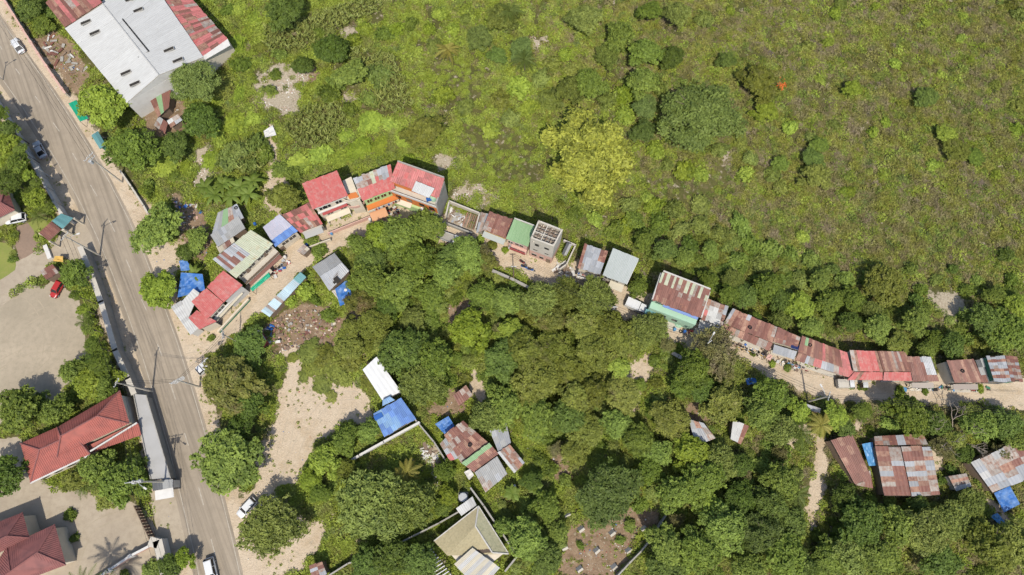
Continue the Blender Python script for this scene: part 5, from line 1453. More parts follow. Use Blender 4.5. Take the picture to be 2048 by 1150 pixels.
for x, y, mt, lb in ((616, 491, M_BLUEP, 'dark blue drum on the alley front, left of a pair'), (625, 486, M_BLUEP, 'dark blue drum on the alley front, right of a pair'), (664, 468, M_TARPL, 'pale blue drum in front of the cream house'), (741, 441, M_WHITE, 'white drum beside the orange porch roof'),
                     (572, 516, M_WHITE, 'white drum by the alley below the lilac house'), (1348, 660, M_TARPL, 'light blue drum before the mint house'), (512, 450, M_BLUEP, 'blue drum behind the pale green house'), (1368, 664, M_BLUEP, 'dark blue drum right of the mint house steps'), (770, 432, M_WHITE, 'white drum before the green-fronted house'), (1029, 972, M_WHITE, 'white drum by the striped shack')):
    drum(lb, (x, y), mt)
drum('wide green tub before the mint house', (1357, 648), M_MINT, .8, .6, 0, 'tub', 'water_tub')
for x, y, lb in ((1347, 655, 'black tyre in front of the mint house'), (1361, 663, 'black tyre near the mint house steps'), (560, 680, 'black tyre at the edge of the debris field'), (527, 437, 'black tyre on bare ground behind the lilac house')):
    tyre(lb, (x, y))
tarp('pink_umbrella_cloth', 'pink cloth awning on the alley below the rust terrace', [(1531, 716), (1541, 722), (1545, 711), (1538, 707)], 2.0, M_PINK, 'awning', .1, 4, 30)
tarp('red_cloth', 'red cloth over a stall beside the mint house', [(1376, 667), (1386, 668), (1386, 660), (1378, 659)], 1.3, M_REDP, 'cloth', .1, 4, 31)
h = House('market_stall', 'small pale roofed stall on the alley below the red patched house', 'stall', (608, 510), (620, 498), (608, 488), (594, 502), 2.0, 2.2, ['PP', 'PC'], M_WOOD, .1)
h = House('market_stall', 'small white roofed stall under the bright red terrace roof', 'stall', (1727, 775), (1737, 775), (1736, 764), (1726, 764), 2.0, 2.1, ['W'], M_WOOD, .1)
for x, y, z, w in ((1500, 655, 4.0, 'the long terrace roof, left'), (1620, 690, 4.2, 'the bent terrace roof'), (1925, 742, 3.9, 'the lone brown terrace roof'), (940, 890, 3.4, 'the rust cluster roof')):
    tyre('black tyre weighing down ' + w, (x, y), z)
# laundry lines of the terrace
for k, (x0, y0, x1, y1, w) in enumerate(((1470, 690, 1510, 706, 'left'), (1520, 708, 1543, 718, 'middle'), (1576, 724, 1618, 742, 'right'))):
    a, b = P(x0, y0, 1.7), P(x1, y1, 1.7)
    g = thing('washing_line', 'washing line of mixed clothes on the terrace front, %s one of three' % w, 'washing line', P(x0, y0), group='washing lines on the terrace')
    ORG[g.name] = P(x0, y0)
    MB().tube([a, b], .02, 4).build('line', M_WHITE, g)
    n = int((b - a).length / .6)
    for i in range(n):
        p = lerp(a, b, (i + .5) / n)
        d = b - a
        MB().box(p - Vector((0, 0, .75)), (.45, .05, .75), math.atan2(d.y, d.x) + random.uniform(-.3, .3), 1.1).build('garment', random.choice((M_WHITE, M_BLUEP, M_REDP, M_PINK, M_DARK, M_TARPL, M_YELL, M_CREAM)), g)
    for p in (a, b): MB().tube([(p.x, p.y, 0), (p.x, p.y, 1.75)], .04, 5).build('post', M_WOOD, g)
# debris heaps made of single boards and sheets
def heap(label, pts, n, mats, seed, cat='debris', name='debris_heap', size=(.5, 2.0)):
    r = random.Random(seed); poly = W(pts)
    g = thing(name, label, cat, centroid([(a, b, 0) for a, b in poly]))
    xs, ys = [p[0] for p in poly], [p[1] for p in poly]
    k = 0
    while k < n:
        x, y = r.uniform(min(xs), max(xs)), r.uniform(min(ys), max(ys))
        if not inpoly(np.array([x]), np.array([y]), poly)[0]: continue
        k += 1
        l = r.uniform(*size)
        m = MB().box((0, 0, 0), (l, r.uniform(.12, .7), r.uniform(.04, .14)), 0)
        o = m.build(r.choice(('board', 'scrap_sheet')), r.choice(mats), None)
        o.parent = g; q = Vector((x, y, r.uniform(.02, .25))) - origin_of(g)
        o.location = q; o.rotation_euler = (r.uniform(-.25, .25), r.uniform(-.25, .25), r.uniform(0, 6.3))
heap('scattered demolition boards and scrap on the bare ground below the alley', [(545, 640), (640, 610), (685, 640), (640, 690), (560, 705)], 190, (M_WOOD, M_WOOD, S['r'], S['R'], M_WOOD, M_PINK, M_CONC, M_CREAM), 1, size=(.12, .55))
heap('scrap boards and white bags in the brown warehouse yard', [(75, 85), (110, 70), (170, 140), (130, 150)], 40, (M_WOOD, M_WHITE, S['R'], M_CONC), 2)
heap('litter of boards by the alley entrance hut', [(515, 660), (560, 640), (560, 690), (530, 690)], 30, (M_WOOD, S['R'], M_WHITE, M_BLUEP), 3)
heap('scrap pile behind the rust cluster on the right', [(1020, 880), (1060, 860), (1075, 880), (1030, 900)], 28, (M_WOOD, M_WHITE, M_YELL, M_CONC), 4)
heap('brick-red rubble pile in the trees below the alley', [(715, 500), (740, 492), (775, 500), (765, 530), (725, 520)], 45, (S['r'], M_PINK, M_WOOD, M_TILE), 5, size=(.3, .9))
heap('rubbish strewn under the roadside trees', [(345, 400), (420, 395), (430, 430), (360, 450)], 60, (M_WHITE, M_WOOD, M_BLUEP, M_CONCL, M_PINK), 6, size=(.2, .7))
heap('building scraps at the foot of the concrete tower', [(1108, 535), (1135, 520), (1150, 545), (1125, 560)], 24, (M_WOOD, M_CONCL, M_WHITE), 7)
heap('household clutter along the pale green house front', [(540, 545), (570, 515), (580, 525), (550, 555)], 22, (M_WHITE, M_BLUEP, M_WOOD, M_REDP, M_STEEL), 8, size=(.3, .9))
heap('household clutter before the green-fronted house', [(765, 425), (795, 412), (800, 425), (775, 438)], 20, (M_WHITE, M_BLUEP, M_DARK, M_REDP), 9, size=(.3, .8))
heap('clutter of boxes and boards along the terrace fronts', [(1480, 685), (1600, 735), (1595, 745), (1475, 697)], 40, (M_WHITE, M_WOOD, M_DARK, M_CREAM, M_BLUEP), 10, size=(.3, 1.0))
heap('pots and scraps before the yellow terrace houses', [(1790, 770), (1980, 772), (1980, 782), (1790, 780)], 50, (M_WHITE, M_WOOD, M_DARK, M_TARPL, M_GREENP, M_CREAM), 12, size=(.3, .9))
heap('felled boards beside the rust cluster wall', [(845, 880), (880, 920), (875, 990), (850, 930)], 36, (M_WOOD, M_WHITE, M_CONCL, M_WOOD), 13)
heap('timber scraps on the open floor of the bare lot', [(902, 420), (930, 430), (925, 455), (898, 440)], 26, (M_WHITE, M_WOOD, M_CONC, M_STEEL), 14)
# poles and wires
dirA = math.radians(-60)
tA = pole('concrete utility pole with transformer on the right verge, upper road', (245, 365), 12, ((.3, 2.2), (1.3, 1.6)), math.radians(55), 1)
tB = pole('concrete utility pole with street lamp by the compound entrance', (200, 511), 11.5, ((.3, 1.8),), math.radians(60), 0, math.radians(20))
tD = pole('thin concrete pole leaning over the boundary wall above the red tiled house', (305, 783), 12.5, ((.3, 1.5),), math.radians(70))
tE = pole('utility pole with many crossarms at the alley junction', (400, 774), 9.6, ((.2, 2.4), (.8, 2.4), (1.5, 1.8)), math.radians(30))
tF = pole('utility pole with three transformers at the flat roofed shed', (343, 963), 13.5, ((.3, 2.4), (1.1, 1.8)), math.radians(10), 2, math.radians(-30))
tG = pole('slender pole at the mouth of the alley', (478, 685), 8.2, ((.3, 1.8), (1.0, 1.2)), math.radians(100), r=.1)
tH = pole('dark pole in front of the pink house', (1027, 558), 8.5, ((.3, .9),), 0, mat=M_WOOD, r=.1)
tI = pole('white steel pole in the alley beside the box van', (1220, 631), 7.0, ((.2, .7),), 0, mat=M_STEEL, r=.09)
tJ = pole('pole with a lamp in the alley below the mint house', (1399, 698), 7.2, ((.2, .8),), .6, 0, 1.0, mat=M_STEEL, r=.09)
tK = pole('tall pale pole beside the alley bend, leaning right in view', (1613, 804), 9.8, ((.3, 1.5),), 1.2, 0, 2.0)
pole('white street lamp standing at the boundary wall', (106, 357), 5.0, ((.1, .8),), .6, 0, None, M_STEEL, .07, 'street_lamp', 'street lamp')
pole('black road lamp at the top left roadside', (6, 160), 7, ((.1, .5),), .5, 0, .6, M_CONC, .08, 'street_lamp', 'street lamp')
ends = [(tB, tD, 'entrance pole to the boundary wall pole'), (tD, tF, 'boundary wall pole to the transformer pole'), (tE, tD, 'junction pole across the road'), (tE, tG, 'junction pole to the alley mouth pole'), (tH, tI, 'pink house pole to the white steel pole'), (tI, tJ, 'white steel pole to the lamp pole'), (tJ, tK, 'lamp pole to the alley bend pole')]
offA = P(-90, 60) + Vector((0, 0, 11)); ends.append((tA, P(-40, -20, 11), 'upper road pole to beyond the top left')); ends.append((tF, P(345, 1260, 9), 'transformer pole to beyond the bottom edge')); ends.append((tK, P(2120, 830, 9), 'alley bend pole to beyond the right edge'))
for a, b, w in ends:
    for k, nm in enumerate(('upper', 'middle', 'lower')):
        o = Vector((.5 * (k - 1), .35 * (k - 1), -.25 - .35 * k))
        wire('%s wire from the %s' % (nm, w), a + o, b + o)
make_ground()
# ================================================================ trees and plants
VM = {
 'd': vegmat('leaf_dark', (.030, .052, .013), (.105, .155, .036)),
 'g': vegmat('leaf_mid', (.040, .066, .014), (.155, .210, .045)),
 'b': vegmat('leaf_bright', (.068, .105, .014), (.225, .290, .046)),
 'm': vegmat('leaf_mango', (.046, .058, .018), (.175, .185, .055), (.22, .15, .07), (.60, .80)),
 'f': vegmat('leaf_feather', (.050, .070, .022), (.180, .220, .068)),
 't': vegmat('leaf_blue_green', (.034, .056, .020), (.110, .155, .050)),
 'o': vegmat('leaf_olive', (.052, .066, .015), (.185, .208, .052), (.21, .175, .08), (.66, .86)),
 'w': vegmat('leaf_greyish', (.040, .062, .020), (.150, .200, .066)),
 'y': vegmat('leaf_pale_yellow', (.085, .105, .024), (.40, .445, .115)),
 's': vegmat('leaf_dry', (.085, .090, .045), (.180, .180, .095), (.180, .140, .090), (.55, .75)),
}
CROWN = {
 'd': dict(lobes=18, leaves=9000, leaf=0.046, flat=.62, elong=1.1),
 'g': dict(lobes=20, leaves=9000, leaf=0.045, flat=.60, elong=1.2),
 'b': dict(lobes=22, leaves=8000, leaf=0.052, flat=.62, lobe_r=(.20, .34), elong=1.2),
 'm': dict(lobes=26, leaves=9000, leaf=0.044, flat=.66, lobe_r=(.20, .32), elong=1.5),
 'f': dict(lobes=24, leaves=11000, leaf=0.034, flat=.45, lobe_r=(.20, .38), elong=1.9, loose=.10, shell=.4, wild=.9),
 't': dict(lobes=30, leaves=13000, leaf=0.032, flat=.55, lobe_r=(.20, .32), elong=1.5, loose=.06),
 'o': dict(lobes=24, leaves=9500, leaf=0.042, flat=.55, lobe_r=(.20, .34), elong=1.3),
 'w': dict(lobes=34, leaves=16000, leaf=0.03, flat=.66, lobe_r=(.18, .30), elong=1.1),
 'y': dict(lobes=34, leaves=19000, leaf=.029, flat=.82, lobe_r=(.14, .25), elong=1.3, spread=.74, lobevar=.45),
 's': dict(lobes=20, leaves=6000, leaf=0.03, flat=.45, lobe_r=(.22, .40), elong=2.2, loose=.18, shell=.6, wild=1.0),
}
LOOK = {'d': 'dark green', 'g': 'mid green', 'b': 'bright yellow-green', 'm': 'brownish green', 'f': 'feathery green', 't': 'dusky green', 'o': 'olive', 'w': 'grey-green', 'y': 'pale yellow-green', 's': 'dry grey-green'}
CM = {k: [crown_mesh('crown', VM[k], 100 + 7 * i + ord(k), **v) for i in range(2)] for k, v in CROWN.items()}
SM = {k: [crown_mesh('crown', VM[k], 300 + 7 * i + ord(k), lobes=9, leaves=1500, leaf=.115 if k not in 'fs' else .09, flat=.6, lobe_r=(.34, .52), elong=CROWN[k].get('elong', 1.2), spread=.62, twig=9, spray=.12, loose=.16) for i in range(3)] for k in CROWN}
TM = [trunk_mesh(k) for k in range(4)]
MARKS = {'the white warehouse': (290, 90), 'the red tiled house': (160, 890), 'the corner house': (415, 610), 'the cream house': (650, 385), 'the orange-fronted house': (835, 365), 'the concrete tower': (1090, 475),
 'the grey flat-roofed house': (1240, 535), 'the mint house': (1360, 595), 'the long rusty terrace': (1530, 665), 'the reddest roof': (1730, 725), 'the end house': (2005, 740), 'the patchwork shack': (1815, 930),
 'the thatched house': (940, 1080), 'the blue-roofed house': (790, 835), 'the rust cluster': (955, 900), 'the dirt clearing': (640, 830), 'the gabled shed': (660, 545), 'the entrance gate': (112, 455), 'the gravel lot': (70, 680),
 'the footpath': (1635, 950), 'the little huts': (1200, 1090), 'the blue roadside shelter': (380, 560), 'the white hut': (508, 678), 'the plum tiled house': (50, 1100), 'the white-red shed': (1478, 865), 'the corn rows': (640, 250), 'the white rubble': (1890, 620), 'the small alley truck': (905, 482), 'the top right corner': (2040, 20), 'the bottom right corner': (2040, 1140), 'the top middle': (1060, 20)}
ORD = ['nearest', 'second nearest', 'third nearest', 'fourth nearest', 'fifth nearest', 'sixth nearest', 'seventh nearest', 'eighth nearest', 'ninth nearest', 'tenth nearest', 'eleventh nearest', 'twelfth nearest']
PLACED = []
def place_label(px, py, look, obj):
    best = min(MARKS, key=lambda k: (MARKS[k][0] - px) ** 2 + (MARKS[k][1] - py) ** 2)
    mx, my = MARKS[best]
    dx, dy = px - mx, py - my
    side = 'right of' if dx > 0 else 'left of'
    v = 'above' if dy < 0 else 'below'
    if abs(dx) > 2.2 * abs(dy): w = side
    elif abs(dy) > 2.2 * abs(dx): w = v
    else: w = ('upper ' if dy < 0 else 'lower ') + side
    PLACED.append([best, w, look, math.hypot(dx, dy), obj])
def write_labels():
    seen = {}
    for e in PLACED: seen.setdefault((e[0], e[1], e[2]), []).append(e)
    for (mk, w, look), l in seen.items():
        l.sort(key=lambda e: e[3])
        for k, e in enumerate(l):
            o = '' if len(l) == 1 else ('%s ' % ORD[min(k, 11)])
            e[4]['label'] = '%s%s %s %s' % (o, look, w, mk)
def tree(px, py, rpx, sp, h=None, name=None, label=None, group=None, kindword='tree'):
    z0 = 0
    r = random.Random(int(px * 31 + py * 17))
    if h is None:
        h = r.uniform(.82, 1.25) * max(3.0, min(10.5, rpx * .105 * 1.35 + 1.0))
    zc = h * .62
    m = mpp(px, py, zc)
    R = rpx * m
    c = P(px, py, zc); base = Vector((c.x, c.y, float(gz_at(c.x, c.y))))
    r = random.Random(int(px * 31 + py * 17))
    root = thing(name or 'leafy_tree', label, 'tree', base, group=group or 'trees')
    o = bpy.data.objects.new('trunk', TM[r.randrange(4)]); link(o); o.parent = root
    o.scale = (R * .75, R * .75, zc * 1.05); o.rotation_euler = (0, 0, r.uniform(0, 6.28))
    o = bpy.data.objects.new('crown', CM[sp][r.randrange(2)]); link(o); o.parent = root
    zs = min(R, max(R * .6, h * .55))
    o.scale = (R * r.uniform(.86, 1.10), R * r.uniform(.86, 1.10), zs * r.uniform(.85, 1.15)); o.location = (0, 0, zc); o.rotation_euler = (0, 0, r.uniform(0, 6.28))
    if not label: place_label(px, py, '%s %s%s' % (LOOK[sp], 'large ' if rpx > 55 else 'small ' if rpx < 27 else '', kindword), root)
    return root
def shrub(px, py, rpx, sp, h=None, label=None):
    m = mpp(px, py, .8); R = rpx * m; h = h or max(.8, R * .9)
    c = P(px, py, h * .4); r = random.Random(int(px * 13 + py * 7))
    root = thing('leafy_shrub', label, 'shrub', (c.x, c.y, float(gz_at(c.x, c.y))), group='shrubs')
    o = bpy.data.objects.new('foliage', SM[sp][r.randrange(3)]); link(o); o.parent = root
    o.scale = (R * r.uniform(.72, 1.28), R * r.uniform(.72, 1.28), h); o.location = (0, 0, h * .35); o.rotation_euler = (0, 0, r.uniform(0, 6.28))
    m2 = bpy.data.objects.new('stem', TM[r.randrange(4)]); link(m2); m2.parent = root; m2.scale = (R * .35, R * .35, h * .5)
    if not label: place_label(px, py, '%s %sshrub' % (LOOK[sp], 'tiny ' if rpx < 12 else ''), root)
    return root
# ---- single trees worth a name of their own
tree(205, 207, 60, 'b', 9, label='bright yellow-green roadside tree overhanging the white warehouse roof')
tree(1180, 308, 104, 'y', 13, label='huge pale yellow-green tree on the grassy slope')
tree(1402, 232, 90, 'w', 10.5, label='broad grey-green round tree on the slope, upper right of the huge pale one')
tree(460, 768, 64, 'm', 8.5, label='brownish green mango-like tree on the roadside at the alley junction')
tree(455, 925, 72, 'g', 9, label='wide mid green tree overhanging the road beside the dirt clearing')
tree(540, 1052, 64, 'f', 8, label='feathery round tree beside the road at the bottom')
tree(742, 1010, 72, 'f', 9, label='wide feathery tree on the left of a pair by the thatched house')
tree(818, 1008, 58, 'f', 9, label='feathery tree on the right of a pair by the thatched house')
tree(1218, 985, 74, 't', 9, label='large dusky green tree above the little pale huts')
tree(1430, 705, 58, 's', 7, label='thin dry grey-green feathery tree beside the alley')
tree(850, 262, 46, 'o', 6, label='round olive tree standing alone in the field above the row')
tree(313, 458, 54, 'g', 8, label='loose open-crowned tree leaning over the road verge')
tree(318, 578, 47, 'b', 6, label='leafy bright tree beside the blue roadside shelter')
T = '''
265 302 50 g,350 292 34 d,402 243 40 d,386 162 48 w,395 478 25 g,372 505 22 d,565 392 38 o,570 22 40 d,663 100 32 d,605 131 22 d,700 150 34 g,1005 36 32 f,958 75 31 w,995 112 20 d,1042 98 26 t,1170 40 34 f,
1240 72 36 g,1290 105 36 g,1215 112 26 f,1342 115 28 d,1180 168 34 g,1140 182 30 f,1285 165 34 g,1290 215 30 t,1288 262 26 t,1520 162 44 o 5,1452 122 20 d 3,1530 222 28 b 3,1355 30 30 f,1300 22 26 g,
1630 352 38 o 3.8,1638 292 22 g 2.6,1625 320 22 d 2.8,1560 330 20 g 2.5,1850 196 26 d 3,1892 268 21 b 3.2,1912 300 25 o 3,1948 312 20 g 2,1705 178 18 b 3.2,
1772 572 40 o,1705 600 26 g,1660 605 30 g,1600 610 30 b,1535 572 30 g,1490 592 26 d,1562 642 24 f,1620 655 24 g,1700 645 26 d,1755 655 28 g,1832 640 30 g,1795 690 26 o,1850 700 22 g,1905 690 26 d,1968 640 36 d,2015 665 42 g,2035 612 26 b,1275 575 24 g,1640 560 24 g,1745 620 22 f,1560 600 24 d,1870 680 22 g,1290 480 24 g,1330 500 24 d,1370 515 22 g,1415 560 24 g,1465 560 22 f,1460 590 22 g,1420 500 20 g,1990 590 22 g,1510 640 18 g,
800 470 42 g,850 452 38 g,762 468 32 b,722 492 28 g,745 525 34 d,832 520 42 g,890 545 34 g,935 505 38 g,972 522 24 m,742 562 42 g,800 572 42 g,862 588 34 g,722 602 30 m,775 612 30 d,826 640 30 f,748 648 32 o,700 655 28 o,900 520 30 d,
940 660 42 b,1018 662 28 b,962 590 30 g,1012 602 32 g,1080 602 40 f,1132 588 36 f,1190 592 40 f,1102 640 32 m,1170 650 36 o,1222 652 34 o,806 704 46 d,870 722 46 g,848 765 46 f,836 768 34 f,772 688 24 o,698 694 28 o,
1002 722 42 d,1052 702 42 o,1110 702 46 o,1070 762 48 o,1140 742 44 o,1190 702 44 o,1242 682 44 o,1288 660 34 f,1312 652 30 f,1150 792 42 o,1010 812 42 g,1072 832 46 g,972 835 36 f,1132 832 36 d,1185 785 38 o,1238 735 24 b,1246 792 38 o,1170 865 36 o,1275 880 34 g,1340 838 40 o,1382 742 40 g,1362 772 26 g,1402 775 28 d,1450 805 46 o,1545 790 40 g,1520 826 38 g,1600 822 26 b,1562 862 32 f,
1150 902 32 o,1232 850 30 g,1310 905 34 g,1300 940 30 g,1380 905 40 b,1402 962 46 g,1440 925 36 f,1480 1000 36 d,1350 985 40 g,1450 1055 52 g,1400 1102 46 g,1332 1092 42 g,1520 1065 48 t,1562 962 36 g,1572 1112 46 g,1500 1132 40 g,1330 1140 36 d,1420 1020 34 b,1540 1010 36 d,
1092 1012 32 g,1050 1080 44 g,1092 1118 36 d,1010 1052 24 g,1062 962 22 d,1115 1062 24 g,780 1112 42 d,838 1122 36 d,735 1128 34 d,890 942 24 g,896 990 22 b,884 1016 18 g,650 922 36 b,622 960 26 b,690 880 30 g,735 862 26 g,690 935 26 o,640 985 20 g,
1690 1002 36 d,1722 1045 46 d,1792 1052 42 g,1852 1062 42 f,1902 1042 38 f,1982 1092 56 o,2032 1085 44 o,1655 1115 36 g,1702 1108 40 f,1583 1045 32 d,1575 1005 28 f,1760 1112 42 g,1882 1122 42 d,1815 826 44 g,1866 846 30 d,1960 852 38 g,2012 848 38 d,2042 880 30 g,1672 832 28 b,1692 858 22 d,1722 822 24 g,1942 832 26 f,1838 1010 22 d,1925 905 24 d,1940 1010 30 f,1600 1140 36 d,1480 930 26 d,1910 880 24 o,
8 292 28 b 10,36 328 26 g 10,22 362 32 d 9,72 396 26 b 9.5,16 258 22 d 10,40 300 15 g 9.5,72 366 14 g 9,-6 262 24 b 10,-2 226 18 g 10,96 412 13 g 8,-30 225 26 d 10,55 350 14 b 9,
150 548 34 g,152 742 34 g,190 762 40 b,212 785 28 g,38 816 46 g,112 822 32 g,78 808 26 d,2 952 48 d,150 960 32 o,192 935 40 g,240 962 42 g,270 928 26 g,285 972 24 g,215 985 32 o,368 1118 24 b,184 690 17 g 13,198 726 24 g 13,175 655 15 g 12.5,182 712 14 d 12,206 764 18 g 10,164 618 13 b 11.5,150 590 12 g 11,
1000 660 16 s,735 592 20 s,968 506 18 s,1335 690 16 s,1112 898 18 s,1488 945 18 s,1885 895 24 s,2004 905 20 s,1560 905 18 s,1350 1040 20 s,60 18 30 d,85 48 22 g,110 25 18 d,500 690 40 d,500 805 36 d,480 860 34 d,340 1130 26 d'''
for t in T.replace('\n', '').split(','):
    q = t.split()
    tree(float(q[0]), float(q[1]), float(q[2]) * 1.04, q[3], float(q[4]) if len(q) > 4 else None)
SHR = '''
1700 385 12 b,1310 412 20 b,1295 400 14 b,1460 395 8 b,1605 475 12 b,1785 130 12 b,1920 78 11 b,1770 245 10 b,1745 265 12 g,1668 250 12 g,1690 383 10 b,1545 350 14 g,1560 375 14 o,1620 275 14 g,1580 255 14 g,1865 330 11 g,1720 355 9 g,1880 150 10 g,1845 145 10 d,1655 85 12 d,1615 95 14 g,1640 160 12 g,1755 155 10 g,1460 25 12 d,1410 40 16 g,1990 350 10 b,1880 330 9 g,1735 345 9 d,1990 170 10 g,2030 260 14 d,2035 210 12 d,2040 30 20 d,2020 12 16 d,1925 35 9 d,1810 95 9 d,1940 120 9 g,1850 45 10 b,1750 15 10 b,1670 30 14 g,1680 10 12 d,
905 60 14 b,930 40 14 g,880 30 14 b,860 60 16 b,820 50 14 g,870 95 16 g,790 60 16 b,890 190 22 g,930 215 18 g,1000 200 20 g,1040 180 22 g,1080 160 20 f,1100 200 20 f,1060 215 16 b,1020 240 18 f,980 260 16 g,1105 130 18 g,1130 110 14 b,1150 140 18 g,1215 200 24 f,1250 190 24 g,1250 230 20 g,1320 180 20 g,1310 300 18 g,1335 330 16 g,1370 340 18 g,1400 350 14 g,1440 300 18 d,1480 280 16 g,1500 320 18 g,1490 350 16 g,
1270 440 20 g,1320 450 20 g,1360 460 20 f,1400 450 20 f,1440 470 22 f,1350 420 18 f,1400 410 16 f,1480 450 20 g,1500 490 20 g,1540 500 20 g,1580 510 18 g,1620 520 18 g,1660 540 18 d,1520 530 20 f,1470 520 20 g,1600 560 20 f,1690 560 18 g,1730 560 16 g,1820 540 14 g,1840 580 16 g,1870 560 14 f,1830 600 18 d,1930 580 16 g,1950 560 12 g,1900 540 12 d,2010 510 16 d,2020 560 16 g,1380 490 18 d,1450 540 18 d,1260 410 20 g,1250 450 18 b,1230 460 18 g,1190 440 16 b,1150 430 14 g,1120 410 14 g,
480 20 18 b .9,455 20 16 g 1,500 60 18 b .8,470 90 20 b 1,480 130 18 g 1.4,510 40 16 b .8,520 95 14 o .7,450 160 18 o 1.2,480 190 16 b .8,500 240 20 b .8,470 250 22 b 1,440 280 20 b 1.1,480 300 26 w,510 290 24 w,460 320 22 w,500 330 22 w,530 310 18 g,600 330 24 b .9,640 310 22 b 1,680 320 20 b .8,720 300 22 b .8,760 290 20 b .7,690 270 22 b .8,740 250 22 b .8,780 250 20 b .7,810 280 20 b .7,820 320 16 b,590 350 18 g,560 340 16 g,700 220 16 g,660 190 20 g,670 170 18 g,740 200 18 g,760 150 22 w,540 180 14 g,560 110 14 g,550 150 12 g,690 110 16 g,710 80 16 b,730 60 14 b,770 70 16 g,640 70 14 g,
330 330 20 b .8,350 352 18 g .8,372 332 16 b .7,420 320 20 b .8,430 250 18 b .9,425 205 14 b .8,440 180 18 o .9,300 380 16 g,340 420 14 d,300 370 12 g,
585 715 14 o .4,620 705 22 f .7,650 712 24 o .9,668 738 24 o .7,690 755 20 o .9,646 770 18 f .4,662 792 14 o .4,700 722 22 o 1.5,720 692 20 o 1.6,608 752 14 f .3,740 772 18 o .6,630 735 20 o .5,
620 480 14 g,640 500 14 g,1000 480 8 g,1010 500 8 b,945 448 10 g,985 490 9 o,960 480 9 b,
880 800 14 g,900 760 16 g,930 760 12 o,950 700 14 g,870 640 14 g,890 660 12 g,660 630 14 g,700 590 14 g,610 580 22 b,580 600 16 b,600 560 14 g,630 600 14 g,
1100 940 16 g,1130 960 16 g,1080 920 18 g,1100 880 14 g,1120 850 14 g,1280 1010 14 g,1260 1050 12 g,1180 1020 16 g,1160 1090 9 g,1240 1080 10 g,1280 770 14 g,1310 720 14 g,1330 700 14 g,1490 960 16 g,1520 930 20 g,1560 910 20 g,1590 950 18 f,1600 870 12 b,1685 900 14 g,1688 950 12 g,1780 850 16 g,1740 860 12 g,1900 940 14 d,1880 960 12 d,1780 1000 14 g,1820 1020 16 g,1740 1000 14 g,1960 960 16 g,1580 1050 20 d,1680 1060 14 g,
170 590 12 b,182 630 12 b,195 665 12 b,205 705 14 b,222 745 12 g,30 470 8 g,25 520 8 g,105 420 12 b,60 390 18 g,30 400 14 g,130 560 12 g,422 676 7 g,300 1140 16 g,250 1150 14 g,140 1030 10 g,130 1080 10 d,150 1075 10 d,
1725 775 8 g,1700 772 10 g,1800 778 9 b,1850 782 8 g,1960 778 8 b,1545 727 7 b,1575 735 8 g,1505 707 6 g'''
for t in SHR.replace('\n', '').split(','):
    q = t.split()
    if q[3] in 'gd' and float(q[1]) < 430 and float(q[0]) > 860: q[3] = 'fob'[int(q[0]) % 3]      # the slope's bushes are paler
    shrub(float(q[0]), float(q[1]), float(q[2]) * 1.08, q[3], float(q[4]) if len(q) > 4 else None)
# orange blossom on the olive tree of the slope
# ---- palms, bananas, papayas
def frond(m, o, ang, L, w, rise, droop, fold=.25, n=6, leaflets=0, rr=None):
    """one arching leaf: a folded blade, or a rib with leaflets"""
    d = Vector((math.cos(ang), math.sin(ang), 0)); s = Vector((-d.y, d.x, 0)); up = Vector((0, 0, 1))
    pts = [o + d * (L * t) + up * (rise * t * 2 * (1 - t * .55) - droop * t * t) for t in [k / n for k in range(n + 1)]]
    if not leaflets:
        for k in range(n):
            w0 = w * math.sin(math.pi * (.12 + .86 * k / n)); w1 = w * math.sin(math.pi * (.12 + .86 * (k + 1) / n))
            for q in (-1, 1):
                m.face(pts[k], pts[k + 1], pts[k + 1] + s * q * w1 - up * fold * w1, pts[k] + s * q * w0 - up * fold * w0)
    else:
        m.tube(pts, [.05 * (1 - .8 * k / n) for k in range(n + 1)], 3)
        for k in range(leaflets):
            t = .12 + .86 * k / leaflets
            p = o + d * (L * t) + up * (rise * t * 2 * (1 - t * .55) - droop * t * t)
            l = w * (math.sin(math.pi * (.15 + .8 * t)) * .9 + .1)
            for q in (-1, 1):
                e = p + (s * q + d * .55).normalized() * l - up * l * .35
                m.face(p - d * .035, p + d * .035, e + d * .01, e - d * .01)
M_BAN = vegmat('banana_leaf', (.075, .115, .022), (.17, .21, .05)); M_PALM = vegmat('palm_leaf', (.05, .075, .018), (.14, .16, .04)); M_PALMY = vegmat('yellow_palm_leaf', (.16, .15, .04), (.30, .27, .09))
